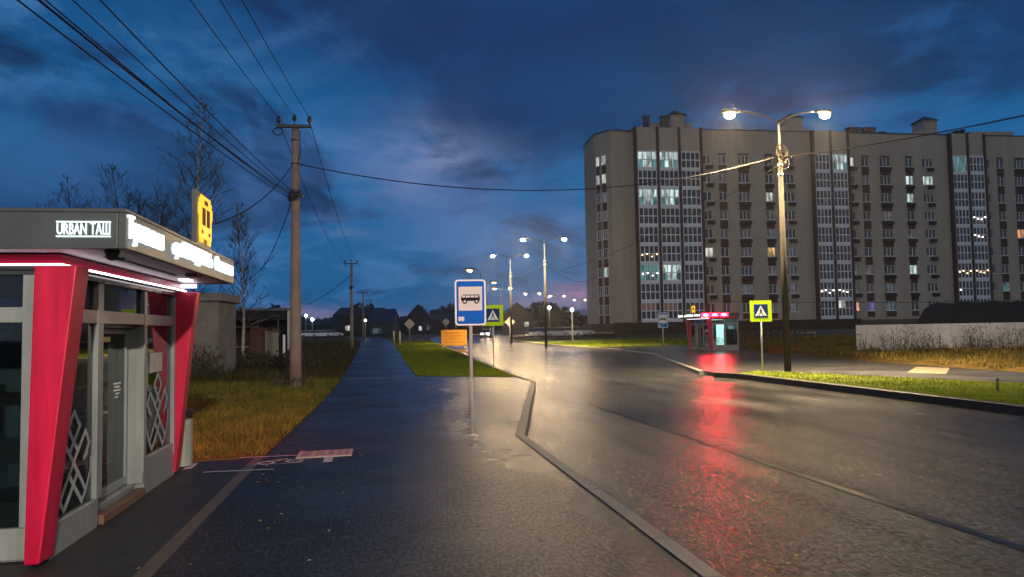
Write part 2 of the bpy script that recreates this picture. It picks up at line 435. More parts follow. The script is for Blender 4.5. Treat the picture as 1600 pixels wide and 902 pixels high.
# land to the horizon (sunk a little, everything else lies on it)
def land(name):
    xs = sorted(set([-2500, -900, -400, -200, -120] + list(range(-90, 130, 6)) + [150, 200, 400, 900, 2500]))
    ys = sorted(set([-900, -200, -60, -20] + list(range(-12, 260, 8)) + [300, 450, 900, 3200]))
    mb = MB()
    def hz(x, y):
        z = rise(y) - 0.30
        if x > 24 and 20 < y < 260:
            k = min(1, (x - 24) / 26); k = k * k * (3 - 2 * k); z += k * min(1, max(0, (y - 20) / 40)) * 1.1
        if x < -4: z += 0.22 * min(1, (-4 - x) / 4)
        return z
    for y in ys:
        for x in xs: mb.v.append((x, y, hz(x, y) + (random.uniform(-.05, .05) if abs(x) < 130 and y < 260 and not (-4 < x < 24) else 0)))
    n = len(xs)
    for j in range(len(ys) - 1):
        for i in range(n - 1):
            mb.f.append((j * n + i, j * n + i + 1, (j + 1) * n + i + 1, (j + 1) * n + i)); mb.m.append(0); mb.sm.append(True)
    o = mb.build(name, m_soil); o['kind'] = 'structure'; return hz
land_z = land('ground')

LK = [(2.30, -14), (2.30, 12.4), (5.0, 24.9), (5.1, 30.5), (5.75, 50), (6.2, 75), (6.9, 105), (8.2, 128), (13, 150), (26, 172), (50, 190), (110, 215)]
RK = [(12.3, -14), (12.3, 26.2), (12.15, 28.4), (17.3, 47.5), (18.1, 58), (16.7, 72), (16.7, 85), (17.2, 100), (19.5, 116), (26, 134), (40, 152), (66, 172), (130, 200)]
def smooth_line(pts, from_i, k=5):
    """Catmull-Rom through the far part of an edge"""
    out = list(pts[:from_i + 1]); P = [Vector(p) for p in pts]
    for i in range(from_i, len(P) - 1):
        a, b, c, d = P[max(i - 1, 0)], P[i], P[i + 1], P[min(i + 2, len(P) - 1)]
        for t in [(j + 1) / k for j in range(k)]:
            q = 0.5 * ((2 * b) + (c - a) * t + (2 * a - 5 * b + 4 * c - d) * t * t + (3 * b - a - 3 * c + d) * t ** 3)
            out.append((q.x, q.y))
    return out
LKs = smooth_line(LK, 3); RKs = smooth_line(RK, 5)
sheet('road', LKs + RKs[::-1], -0.12, m_road)

def kerb(name, pts, wdt, z0, z1, side):
    mb = MB(); n = len(pts); P = [Vector((*p, 0)) for p in pts]; ins = []; outs = []
    for i, p in enumerate(P):
        d = (P[min(i + 1, n - 1)] - P[max(i - 1, 0)]).normalized(); s_ = Vector((-d.y, d.x, 0)) * side
        ins.append(p + s_ * 0.004); outs.append(p + s_ * wdt)
    vs = []
    for a, b in zip(ins, outs):
        ra = rise(a.y)
        vs += [(a.x, a.y, z0 + ra), (a.x, a.y, z1 - 0.015 + ra), (a.x + (b.x - a.x) * .12, a.y + (b.y - a.y) * .12, z1 + ra), (b.x, b.y, z1 + ra), (b.x, b.y, z0 + ra)]
    fs = []
    for i in range(n - 1):
        for j in range(5):
            fs.append((i * 5 + j, i * 5 + (j + 1) % 5, (i + 1) * 5 + (j + 1) % 5, (i + 1) * 5 + j))
    fs += [(0, 1, 2, 3, 4), tuple((n - 1) * 5 + j for j in (4, 3, 2, 1, 0))]
    mb.add(vs, fs)
    bm = bmesh.new(); o = mb.build(name, m_kerb); bm.from_mesh(o.data); bmesh.ops.recalc_face_normals(bm, faces=bm.faces[:]); bm.to_mesh(o.data); bm.free()
    return struct(o)
def resample(pts, step):
    out = [pts[0]]
    for a, b in zip(pts, pts[1:]):
        l = math.dist(a, b); k = max(1, int(l / step))
        for i in range(1, k + 1): out.append((a[0] + (b[0] - a[0]) * i / k, a[1] + (b[1] - a[1]) * i / k))
    return out
kerb('kerb_near', resample(LK[:3], 3.0), 0.16, -0.28, 0.012, 1)
kerb('kerb_verge', [(5.0, 25.2), (5.06, 28)] + resample(LKs[3:], 6.0), 0.16, -0.28, 0.03, 1)
kerb('kerb_opposite', resample([(12.3, -14), (12.3, 25.4), (11.9, 26.4)], 3.0), 0.17, -0.28, 0.07, -1).data.materials[0] = mat('wet black kerb', (0.020, 0.018, 0.016), 0.5, var=.3, vscale=3)
kerb('kerb_bay', resample([(12.1, 28.2), (17.3, 47.5)] + RKs[4:], 5.0), 0.17, -0.28, 0.03, -1)

# footpath, kiosk forecourt and the boarding pavement: one asphalt level at z = 0
path_edge_l = [(-1.62, 11.3), (-1.48, 18.7), (-1.45, 27), (-1.75, 48), (-2.2, 80), (-2.9, 110), (-5, 140), (-9, 170)]
path_edge_r = [(1.32, 30.2), (1.33, 37.5), (1.42, 70), (1.45, 100), (0.5, 130), (-3, 165), (-6, 178)]
sheet('footpath', [(-1.62, -14), (0.62, -14), (0.62, 12.0), (1.32, 30.2)] + path_edge_r[1:] + path_edge_l[::-1], 0.0, m_path, 0.2)
sheet('kiosk_forecourt', [(-9.0, -14), (-1.76, -14), (-1.76, 11.2), (-2.6, 11.1), (-9.0, 10.6)], 0.0, mat('older forecourt asphalt', (0.013, 0.013, 0.013), 0.55, var=0.4, vscale=2.0, bump=0.5, bscale=120), 0.2)
sheet('forecourt_edging', [(-1.755, -14), (-1.625, -14), (-1.625, 11.25), (-1.755, 11.2)], 0.004, m_seam, 0.2)
sheet('boarding_pavement', [(0.62, -14), (2.13, -14), (2.13, 12.4), (4.84, 25.0), (4.9, 27.8), (4.7, 28.0), (1.32, 30.19), (0.62, 12.0)], 0.0, m_path, 0.2)
# opposite side
sheet('opposite_pavement', [(12.4, 26.4), (12.4, 28.2), (17.5, 47.4), (18.3, 58), (17.6, 64), (26.5, 64), (26.6, 50), (24.0, 46), (21.4, 24), (14.2, 27.6)], 0.0, m_bay, 0.2)
sheet('opposite_footway', [(17.4, -14), (21.4, -14), (21.4, 23.98), (14.22, 27.57), (17.4, 18.6)], 0.0, m_walk, 0.2)
sheet('tactile_strip', [(18.6, 23.0), (21.2, 26.0), (20.7, 27.2), (18.0, 24.2)], 0.006, mat('beige tactile slabs', (0.16, 0.13, 0.085), 0.5, var=.2, vscale=8), 0.0)
# side road turning off beyond the bay
sheet('far_yard_road', [(17.2, 86), (17.5, 101), (60, 106), (90, 108), (90, 101), (60, 99), (30, 93)], -0.02, m_walk, 0.1)

# verges
def verge(name, poly, z, m, amp):
    o = sheet(name, poly, z, m, 0.25)
    return o
verge('median_verge', [(1.34, 30.25), (4.7, 28.05), (4.88, 28.2)] + [(x - 0.17, y) for x, y in LKs[3:16]] + path_edge_r[::-1][:-1], 0.015, m_turf, 0)
verge('opposite_verge', [(12.48, -14), (17.38, -14), (17.38, 18.55), (14.15, 27.45), (12.48, 26.0)], 0.02, m_turf, 0)
verge('left_verge', [(x - 0.01, y) for x, y in path_edge_l] + [(-30, 170), (-60, 120), (-60, 12), (-12, 10.8), (-2.7, 11.2)], 0.01, m_dryturf, 0)
verge('far_verge', [(x + .17, y) for x, y in RKs[6:14]] + [(60, 150), (60, 107), (17.6, 102.5)], 0.02, m_turf, 0)
verge('bay_verge', [(17.7, 64.2), (16.9, 72), (16.9, 85), (28, 92), (60, 98.5), (60, 70), (30, 64.2)], 0.02, m_turf, 0)

# painted marks and joints
sheet('road_joint', [(5.02, 4.0), (5.14, 4.0), (4.98, 21.5), (4.90, 21.5)], -0.116, m_joint)
def mark(name, x0, x1, y0, y1, z=0.006):
    return sheet(name, [(x0, y0), (x1, y0), (x1, y1), (x0, y1)], z, m_paint)
mark('path_stop_line', -1.3, 0.9, 29.4, 29.62)
mark('path_edge_line', -2.2, -1.35, 10.15, 10.21, 0.010)
mark('path_start_line', -1.95, -1.05, 11.22, 11.27, 0.010)
mark('path_dash', -0.78, -0.66, 10.55, 11.05)
mark('path_dash_beside_kiosk', -2.52, -2.42, 10.5, 10.95)
mark('distant_path_line', -1.75, 1.35, 73.5, 74.2)
# bicycle mark: two rings and a frame
mb = MB()
def ring(c, r, t, n=16):
    vs = []
    for j in range(n):
        a = 2 * PI * j / n
        vs += [(c[0] + (r - t) * math.cos(a), c[1] + (r - t) * math.sin(a), 0.006), (c[0] + (r + t) * math.cos(a), c[1] + (r + t) * math.sin(a), 0.006)]
    mb.add(vs, [(2 * j, 2 * j + 1, (2 * j + 3) % (2 * n), (2 * j + 2) % (2 * n)) for j in range(n)])
def stroke(a, b, t):
    d = (Vector(b) - Vector(a)).normalized(); s_ = Vector((-d.y, d.x)) * t
    a = Vector(a); b = Vector(b)
    mb.add([(*(a - s_), 0.0062), (*(b - s_), 0.0062), (*(b + s_), 0.0062), (*(a + s_), 0.0062)], [(0, 1, 2, 3)])
ring((-1.52, 10.72), 0.10, 0.022); ring((-1.16, 10.78), 0.10, 0.022)
stroke((-1.52, 10.84), (-1.36, 10.98), .02); stroke((-1.36, 10.98), (-1.2, 10.88), .02); stroke((-1.5, 10.88), (-1.25, 10.92), .018); stroke((-1.28, 11.02), (-1.38, 10.84), .018)
stroke((-1.75, 10.58), (-1.05, 10.62), .012)
struct(mb.build('bicycle_marking', m_paint))
# slab with tactile bands set in the path
mb = MB()
mb.prism([(-1.17, 11.0), (-0.42, 11.05), (-0.42, 11.62), (-1.17, 11.56)], -0.02, 0.012)
slab_bands = [(-1.12, -0.98), (-0.93, -0.80), (-0.75, -0.68), (-0.63, -0.57), (-0.53, -0.46)]
for i, (a, b) in enumerate(slab_bands):
    mb.prism([(a, 11.08), (b, 11.09), (b, 11.55), (a, 11.53)], 0.012, 0.016, 1 + i % 2)
o = mb.build('tactile_slab', [mat('pale slab', (0.33, 0.26, 0.22), 0.55, var=0.25, vscale=16), mat('slab band grey', (0.17, 0.14, 0.14), 0.55, var=.3, vscale=20), mat('slab band ochre', (0.22, 0.17, 0.10), 0.55, var=.3, vscale=20)])
tag(o, 'pale worn slab with coloured tactile bands set across the dark footpath', 'paving slab')

# ------------------------------------------------------------------ grass
def in_poly(x, y, poly):
    inside = np.zeros(len(x), bool); n = len(poly)
    for i in range(n):
        x0, y0 = poly[i]; x1, y1 = poly[(i + 1) % n]
        c = ((y0 > y) != (y1 > y)) & (x < (x1 - x0) * (y - y0) / (y1 - y0 + 1e-12) + x0)
        inside ^= c
    return inside
rng = np.random.default_rng(5)
def blades(name, poly, n, h0, h1, wd, m, label, zf=None, near=(1.0, 0.0), clump=0.0, lean=0.5):
    px = [p[0] for p in poly]; py = [p[1] for p in poly]
    X = []; Y = []
    tot = 0
    y0, y1 = min(py), max(py); x0, x1 = min(px), max(px)
    while tot < n:
        k = n * 4
        u = rng.random(k)
        ya = y0 + (y1 - y0) * u; xa = x0 + (x1 - x0) * rng.random(k)
        keep = in_poly(xa, ya, poly)
        d2 = np.maximum(xa ** 2 + ya ** 2, 100.0)
        keep &= rng.random(k) < (near[0] / d2 ** near[1])
        if clump > 0:
            f = 0.5 + 0.25 * (np.sin(xa * 1.9 + 1.3 * np.sin(ya * 1.1)) + np.sin(ya * 2.3 + 1.7 * np.sin(xa * 0.9)))
            keep &= rng.random(k) < (1 - clump + clump * f)
        X.append(xa[keep]); Y.append(ya[keep]); tot += keep.sum()
    X = np.concatenate(X)[:n]; Y = np.concatenate(Y)[:n]; n = len(X)
    Z = np.array([(zf(a, b) if zf else rise(b)) for a, b in zip(X, Y)])
    hgt = h0 + (h1 - h0) * rng.random(n) ** 1.6
    hgt = hgt * (0.7 + 0.5 * (0.5 + 0.5 * np.sin(X * 1.3 + 2 * np.sin(Y * .7)) * np.sin(Y * 1.7)))
    a = rng.random(n) * 2 * PI; l = lean * hgt * rng.random(n); b = rng.random(n) * 2 * PI
    dist = np.sqrt(X ** 2 + Y ** 2)
    wv = wd * (0.7 + 0.6 * rng.random(n)) * np.maximum(1, dist / 22)
    V = np.zeros((n, 3, 3))
    V[:, 0] = np.stack([X - np.cos(a) * wv, Y - np.sin(a) * wv, Z - 0.01], 1)
    V[:, 1] = np.stack([X + np.cos(a) * wv, Y + np.sin(a) * wv, Z - 0.01], 1)
    V[:, 2] = np.stack([X + np.cos(b) * l, Y + np.sin(b) * l, Z + hgt], 1)
    me = bpy.data.meshes.new(name)
    me.vertices.add(3 * n); me.vertices.foreach_set('co', V.reshape(-1))
    me.loops.add(3 * n); me.loops.foreach_set('vertex_index', np.arange(3 * n, dtype=np.int32))
    me.polygons.add(n); me.polygons.foreach_set('loop_start', np.arange(0, 3 * n, 3, dtype=np.int32))
    me.materials.append(m); me.update(); me.validate()
    o = bpy.data.objects.new(name, me); COL.objects.link(o)
    return tag(o, label, 'grass', None, 'stuff')
m_g1 = grass_mat('autumn grass blades', [(0.035, 0.055, 0.010), (0.085, 0.095, 0.014), (0.16, 0.135, 0.022), (0.28, 0.20, 0.035)], 1.1)
m_g2 = grass_mat('lawn blades', [(0.075, 0.115, 0.004), (0.13, 0.175, 0.006), (0.20, 0.20, 0.010)], 0.8)
m_g3 = grass_mat('dull field grass blades', [(0.020, 0.022, 0.008), (0.040, 0.038, 0.012), (0.075, 0.060, 0.02)], 0.3)
m_g4 = grass_mat('yellowed bank grass blades', [(0.035, 0.034, 0.010), (0.10, 0.08, 0.018), (0.19, 0.135, 0.03)], 0.5)
blades('verge_grass', [(-1.64, 11.35), (-1.5, 18.7), (-1.47, 29), (-9, 30), (-9, 11.0), (-2.7, 11.25)], 60000, 0.04, 0.20, 0.006, m_g1,
       'long orange and olive autumn grass between the kiosk and the footpath', near=(300., 1.0), clump=0.75, lean=1.4)
blades('field_grass', [(-1.5, 29), (-1.75, 48), (-2.2, 80), (-2.9, 110), (-40, 110), (-40, 29)], 45000, 0.08, 0.40, 0.012, m_g3,
       'dark uncut grass around the sheds left of the footpath', near=(900., 1.0), clump=0.5, lean=0.7)
blades('lawn_grass', [(1.36, 30.35), (4.7, 28.15), (4.9, 30.5), (5.55, 50), (6.0, 75), (6.6, 105), (1.5, 100), (1.42, 70), (1.35, 37.5)], 42000, 0.03, 0.12, 0.010, m_g2,
       'short green grass on the strip between footpath and road', near=(900., 1.0), clump=0.2)
blades('verge_lawn_grass', [(12.55, 5), (17.3, 5), (17.3, 18.5), (14.1, 27.35), (12.6, 25.8)], 52000, 0.03, 0.11, 0.008, m_g2,
       'short green grass on the verge beside the black opposite kerb', near=(350., 1.0), clump=0.15)
bank_z = lambda x, y: land_z(x, y) + 0.02
# low bank behind the opposite footway
mb = MB(); nx_, ny_ = 14, 40
def bankz(x, y):
    k = (x - 21.4) / 13.0
    return 0.02 + rise(y) + 0.55 * min(1, max(0, k * 1.6)) ** 0.8 + 0.07 * math.sin(x * 1.7 + y * .9) * min(1, max(0, k * 4)) + 0.05 * math.sin(y * 2.1 - x)
def bank_x(i, y): 
    x0 = 21.41 if y < 24 else 21.4 + (y - 24) * (2.6 / 22) if y < 46 else 24.0 + (y - 46) * .65 if y < 50 else 26.6
    return x0 + (i / (nx_ - 1)) ** 1.4 * (58 - x0)
for j in range(ny_):
    y = 8 + j * 56.0 / (ny_ - 1)
    for i in range(nx_):
        x = bank_x(i, y); mb.v.append((x, y, bankz(x, y) if i else -0.1 + rise(y)))
for j in range(ny_ - 1):
    for i in range(nx_ - 1):
        mb.f.append((j * nx_ + i, j * nx_ + i + 1, (j + 1) * nx_ + i + 1, (j + 1) * nx_ + i)); mb.m.append(0); mb.sm.append(True)
struct(mb.build('grass_bank', m_dryturf))
blades('bank_grass', [(21.7, 9), (21.7, 24), (24.4, 46.5), (27.2, 51), (27.2, 62), (52, 62), (50, 30), (40, 9)], 42000, 0.08, 0.34, 0.011, m_g4,
       'yellowed rough grass on the low bank behind the opposite footway', zf=bankz, near=(1500., 1.0), clump=0.5, lean=0.9)
blades('bay_grass', [(17.9, 64.5), (17.1, 72), (17.1, 85), (28, 91.8), (58, 98), (58, 70), (30, 64.5)], 12000, 0.04, 0.2, 0.012, m_g2,
       'green grass around the distant lamp posts beyond the opposite bus bay', near=(5000., 1.0))

def leaves():
    mb = MB(); rn = random.Random(8)
    spots = [(-1.9, 0.2, 6, 30, 120), (0.4, 2.2, 6, 28, 110), (2.5, 3.3, 5, 13, 90), (11.2, 12.2, 8, 26, 140), (-1.7, -1.0, 9, 30, 120), (2.5, 11, 6, 40, 90)]
    for x0, x1, y0, y1, n in spots:
        for i in range(n):
            x = rn.uniform(x0, x1); y = y0 + (y1 - y0) * rn.random() ** 1.3; z = .006 if x < 2.1 + max(0, (y - 12.4) * .21) else -.112
            if x < -1.62 and y > 11: continue
            a = rn.random() * 6.28; r = rn.uniform(.012, .030); t = rn.uniform(-.01, .012)
            c, d = math.cos(a) * r, math.sin(a) * r
            mb.add([(x - c, y - d, z), (x + d * .6, y - c * .6, z + .006 + t * .3), (x + c, y + d, z + .003), (x - d * .6, y + c * .6, z + .008)], [(0, 1, 2, 3)])
    m = grass_mat('wet fallen leaves', [(.05, .03, .012), (.16, .09, .02), (.28, .19, .05), (.34, .30, .16)], 9.0)
    tag(mb.build('fallen_leaves', m), 'small wet fallen leaves scattered on the path and road', 'leaves', None, 'stuff')
leaves()

# ------------------------------------------------------------------ common materials
m_grey = mat('anthracite cladding', (0.042, 0.050, 0.056), 0.38, 0.0, 0.5, var=0.12, vscale=2)
m_frame = mat('grey aluminium frame', (0.20, 0.215, 0.215), 0.36, 0.0, 0.5, var=0.22, vscale=2.5, vst=(3, 3, .5))
m_red = mat('crimson composite panel', (0.46, 0.004, 0.042), 0.34, 0.0, 0.5, var=0.30, vscale=2.0, vst=(3.5, 3.5, .35), bump=0.05, bscale=5)
m_soffit = mat('white soffit panel', (0.72, 0.72, 0.75), 0.45, var=0.06)
m_film = mat('frosted ornament film', (0.27, 0.30, 0.29), 0.7, var=0.1, vscale=8)
m_dark = mat('dark interior', (0.055, 0.062, 0.068), 0.6, var=.3)
m_black = mat('black plastic', (0.012, 0.012, 0.013), 0.4)
m_white = mat('white plastic', (0.75, 0.75, 0.75), 0.4)
m_glass = glass_mat('shop glass', (0.46, 0.54, 0.56))
m_glassd = glass_mat('tinted door glass', (0.16, 0.22, 0.22))
m_conc = mat('pole concrete', (0.185, 0.140, 0.105), 0.75, var=0.30, vscale=2.0, bump=0.35, bscale=18)
m_steel = mat('galvanised steel', (0.36, 0.36, 0.36), 0.6, 0.1, 0.2, var=0.15, vscale=6)
m_dsteel = mat('dark painted steel', (0.03, 0.032, 0.035), 0.4, 0.3)
m_cable = mat('black cable sheath', (0.010, 0.010, 0.012), 0.7, spec=0.15)
m_cablel = mat('pale twisted cable', (0.085, 0.074, 0.058), 0.8, spec=0.1)
m_ins = mat('brown insulator glaze', (0.02, 0.014, 0.012), 0.25)
m_sblue = mat('sign blue film', (0.006, 0.11, 0.50), 0.65, spec=0.08)
m_swhite = mat('sign white film', (0.78, 0.80, 0.82), 0.65, spec=0.08)
m_sblack = mat('sign black film', (0.012, 0.012, 0.014), 0.65, spec=0.08)
m_syellow = mat('fluorescent yellow green film', (0.46, 0.66, 0.02), 0.65, spec=0.08)
m_navy = mat('sign navy film', (0.008, 0.03, 0.16), 0.65, spec=0.08)
e_led = emis('white led strip', (0.95, 0.93, 1.0), 4.0)
e_let = emis('white lit lettering', (0.86, 1.0, 1.0), 1.7)
e_disp = emis('white led display', (0.84, 1.0, 1.0), 1.4)
e_yel = emis('amber lit emblem', (1.0, 0.47, 0.0), 1.5)
e_red = emis('red led display', (1.0, 0.0012, 0.006), 150.0)
e_pink = emis('pale pink led core', (1.0, 0.12, 0.16), 120.0)
e_green = emis('pale green lit panel', (0.66, 1.0, 0.84), 4.5)

# ------------------------------------------------------------------ bus-stop kiosk
KX, KY, KL, KD = -2.52, 6.50, 3.68, 2.1
def make_kiosk():
    root = empty('bus_stop_kiosk', (0, 0, 0), None, 'kiosk', 'glazed bus stop kiosks with crimson pilasters')
    L_ = KL
    # plinth, frame and back
    b = MB()
    b.box(-KD, -0.01, 0.04, 1.05, 0.0, 0.26); b.box(-KD, -0.10, 1.05, 2.42, 0.0, 0.14); b.box(-KD, -0.01, 2.42, L_ - .04, 0.0, 0.40)
    b.build('plinth', m_frame, root, 0.008)
    b = MB()
    for y0, y1 in ((0.0, 0.10), (0.98, 1.12), (2.36, 2.46), (L_ - .10, L_)):
        b.box(-0.09, 0.0, y0, y1, 0.262, 2.20)
    for x0, x1 in ((-1.15, -1.05), (-KD, -KD + .1)):
        b.box(x0, x1, 0.0, 0.08, 0.262, 2.20); b.box(x0, x1, L_ - .08, L_, 0.402, 2.20)
    for y0, y1 in ((0.102, 0.978), (1.122, 2.358), (2.462, L_ - .102)):
        b.box(-0.085, -0.004, y0, y1, 1.83, 1.95)
    b.box(-1.048, -0.092, 0.004, 0.078, 1.83, 1.95); b.box(-KD + .102, -1.152, 0.004, 0.078, 1.83, 1.95)
    b.box(-1.048, -0.092, L_ - .078, L_ - .004, 1.83, 1.95); b.box(-KD + .102, -1.152, L_ - .078, L_ - .004, 1.83, 1.95)
    b.box(-KD, -0.002, 0.002, 0.08, 0.02, 0.258); b.box(-0.22, -0.10, 0.0, 0.08, 0.262, 2.20)
    b.build('wall_frame', m_frame, root, 0.006)
    b = MB(); b.box(-KD - .06, -KD - .002, 0, L_, 0, 2.30); b.build('back_wall', m_grey, root)
    b = MB(); b.box(-KD, -0.45, 0.1, L_ - .1, 0.142, 0.16); b.box(-KD, -KD + .02, 0.1, L_ - .1, 0.16, 2.2)
    b.build('interior', m_dark, root); b = MB(); b.box(-1.7, -0.9, 0.5, 0.52, 0.16, 1.9); b.box(-KD + .3, -KD + .75, 0.6, 2.9, 0.16, 0.62); b.box(-KD + .03, -KD + .06, 0.4, 1.3, .9, 1.7); b.box(-KD + .03, -KD + .06, 2.2, 3.2, .8, 1.75); b.box(-1.9, -1.3, 3.0, 3.4, .16, 1.5)
    b.build('bench_and_boards', mat('pale interior fittings', (.28, .30, .30), .6, var=.2), root); b = MB(); b.box(-KD + .02, -.5, .12, L_ - .12, 2.19, 2.199)
    b.build('ceiling_panel', m_soffit, root)
    # glazing
    for y0, y1, z0 in ((0.10, 0.98, 0.262), (2.46, L_ - .10, 0.402)):
        g = MB(); g.box(-0.055, -0.045, y0, y1, z0, 1.83); g.box(-0.055, -0.045, y0, y1, 1.95, 2.2)
        g.build('window_glass', m_glass, root)
    g = MB(); g.box(-0.055, -0.045, 1.12, 2.36, 1.95, 2.2); g.build('fanlight_glass', m_glass, root)
    for yy in (0.04, L_ - .05):
        g = MB()
        for x0, x1 in ((-1.05, -0.09), (-KD + .1, -1.15)):
            g.box(x0, x1, yy, yy + .01, 0.26 if yy < 1 else .402, 1.83); g.box(x0, x1, yy, yy + .01, 1.95, 2.2)
        g.build('side_glass', m_glass, root)
    # recessed double door with reveals
    b = MB(); b.box(-0.23, -0.09, 1.06, 1.115, 0.14, 1.83); b.box(-0.23, -0.01, 2.362, 2.418, 0.14, 1.83); b.box(-0.23, -0.09, 1.12, 2.358, 1.80, 1.83)
    b.build('door_reveal', m_frame, root)
    d = MB()
    for y0, y1 in ((1.12, 1.52), (1.53, 2.355)):
        d.box(-0.22, -0.16, y0, y0 + .05, 0.15, 1.795); d.box(-0.22, -0.16, y1 - .05, y1, 0.15, 1.795)
        d.box(-0.218, -0.162, y0 + .05, y1 - .05, 0.15, 0.23); d.box(-0.218, -0.162, y0 + .05, y1 - .05, 1.74, 1.795)
    door = d.build('door', m_frame, root, 0.004)
    g = MB(); g.box(-0.195, -0.185, 1.17, 1.47, 0.23, 1.74); g.box(-0.195, -0.185, 1.58, 2.305, 0.23, 1.74); g.build('door_glass', m_glassd, door)
    h = MB(); h.tube([(-0.155, 1.57, 0.98), (-0.11, 1.57, 0.98), (-0.11, 1.45, 0.98)], 0.014, 8); h.build('handle', m_steel, door)
    n_ = MB()
    for i, (a, c) in enumerate(((0.0, .20), (0.02, .19), (0.0, .20), (0.06, .16), (0.04, .12))):
        n_.box(-0.1835, -0.181, 1.98 + a, 1.98 + c, 1.22 - i * .035, 1.235 - i * .035)
    n_.build('opening_hours_notice', m_swhite, door)
    n_ = MB(); n_.box(-0.1585, -0.156, 1.14, 1.30, 1.62, 1.72); n_.box(-0.1835, -0.181, 1.60, 1.86, 1.66, 1.71); n_.build('yellow_sticker', mat('yellow sticker', (0.55, 0.48, 0.12), 0.5), door)
    s_ = MB(); s_.box(-0.09, 0.015, 1.13, 2.40, 0.0, 0.09); s_.build('door_step', mat('rusty step', (0.12, 0.062, 0.035), 0.7, var=.4, vscale=7, bump=.3), root, 0.01)
    # ornament
    def ornament(fn, wd, hg):
        o = MB(); t = 0.030
        def st(a, c):
            a = Vector(a); c = Vector(c); dd = (c - a); ll = dd.length; dd.normalize(); s2 = Vector((-dd.y, dd.x)) * t; a = a - dd * t * .6; c = c + dd * t * .6
            o.add([fn((a.x - s2.x) * wd, (a.y - s2.y) * hg), fn((c.x - s2.x) * wd, (c.y - s2.y) * hg), fn((c.x + s2.x) * wd, (c.y + s2.y) * hg), fn((a.x + s2.x) * wd, (a.y + s2.y) * hg)], [(0, 1, 2, 3)])
        def poly(pts, close=False):
            for a, c in zip(pts, pts[1:] + (pts[:1] if close else [])): st(a, c)
        poly([(0, 1.0), (.17, .84), (0, .68), (-.17, .84)], True)
        poly([(0, .68), (.12, .57), (0, .46), (-.12, .57)], True)
        poly([(0, .46), (.12, .34), (0, .22), (-.12, .34)], True)
        poly([(0, .46), (.20, .64), (.34, .76), (.46, .62), (.30, .46)])
        poly([(0, .46), (-.20, .64), (-.34, .76), (-.46, .62), (-.30, .46)])
        poly([(0, .22), (.14, .10), (.25, 0), (.36, .10), (.50, .30), (.50, .44)])
        poly([(0, .22), (-.14, .10), (-.25, 0), (-.36, .10), (-.50, .30), (-.50, .44)])
        poly([(.12, .34), (.25, .22), (.36, .10)]); poly([(-.12, .34), (-.25, .22), (-.36, .10)])
        poly([(0, .22), (-.12, .10), (-.25, 0)]); poly([(.30, .46), (.40, .52)]); poly([(-.30, .46), (-.40, .52)])
        return o
    ornament(lambda u, v: (-0.040, 0.56 + u, 0.30 + v), 0.76, 0.78).build('ornament', m_film, root)
    ornament(lambda u, v: (-0.040, 3.02 + u, 0.44 + v), 0.86, 0.84).build('ornament', m_film, root)
    ornament(lambda u, v: (-0.57 - u, L_ - 0.036, 0.46 + v), 0.80, 0.50).build('ornament', m_film, root)
    n_ = MB(); n_.box(-0.0435, -0.041, 2.72, 3.2, 1.30, 1.52); n_.box(-0.0435, -0.041, 2.56, 2.64, 1.12, 1.42)
    n_.build('paper_notice', mat('faded paper', (0.42, 0.38, 0.33), 0.8, var=.2, vscale=12), root)
    # crimson tapered pilasters at both ends of the front
    for y0, y1 in ((-0.20, 0.06), (L_ - .06, L_ + .14)):
        p = MB(); prof = [(-0.10, 0.03), (0.01, 0.03), (0.24, 2.255), (-0.06, 2.255)]
        p.add([(x, y0, z) for x, z in prof] + [(x, y1, z) for x, z in prof], [(0, 1, 2, 3), (7, 6, 5, 4), (1, 0, 4, 5), (2, 1, 5, 6), (3, 2, 6, 7), (0, 3, 7, 4)])
        p.build('red_pilaster', m_red, root, 0.012)
    # band over the windows, red cornice, led strip
    b = MB(); b.box(-KD, 0.02, 0.0, L_, 2.202, 2.262); b.build('head_band', mat('glossy dark band', (0.03, 0.033, 0.036), 0.15), root)
    for i in range(5):
        l_ = MB(); l_.tube([(0.05, 0.5 + i * .55, 2.19), (0.05, 0.5 + i * .55, 2.205)], 0.03, 10); l_.build('downlight', m_steel, root)
    b = MB(); b.box(-KD, 0.085, -0.085, L_ + .05, 2.264, 2.352); b.build('red_cornice', m_red, root, 0.006)
    b = MB(); b.box(0.088, 0.102, -0.10, L_ + .05, 2.262, 2.278); b.box(-KD, 0.102, -0.114, -0.102, 2.262, 2.278)
    b.build('led_strip', e_led, root)
    # canopy box with a white soffit
    cz0, cz1, cx1, cy0, cy1 = 2.355, 2.655, 0.67, -0.46, L_ + .05
    b = MB()
    b.box(-KD - .1, cx1, cy0, cy1, cz1 - .03, cz1); b.box(cx1 - .06, cx1, cy0, cy1, cz0, cz1 - .031); b.box(-KD - .1, cx1 - .061, cy0, cy0 + .06, cz0, cz1 - .031)
    b.box(-KD - .1, cx1 - .061, cy1 - .06, cy1, cz0, cz1 - .031)
    can = b.build('canopy_fascia', m_grey, root, 0.006)
    b = MB(); b.box(-KD - .1, cx1 - .062, cy0 + .061, cy1 - .061, cz0 + .012, cz0 + .03); b.build('soffit', m_soffit, root)
    b = MB(); b.box(0.30, 0.34, 0.2, 2.3, cz0 + .002, cz0 + .011); b.box(0.48, 0.60, 2.05, 2.3, cz0 - .02, cz0 + .011); b.build('soffit_joint', m_black, root)
    b = MB(); b.box(0.22, 0.32, 2.85, 3.1, cz0 - .004, cz0 + .011); b.build('soffit_lamp', e_led, root)
    b = MB(); b.tube([(0.50, -0.24, cz0 + .01), (0.50, -0.24, cz0 - .02)], 0.055, 14); b.ball((0.50, -0.24, cz0 - .02), 0.05, 12, 8); b.bar((0.50, -0.2, cz0 - .05), (0.56, -0.14, cz0 - .045), .02, .02)
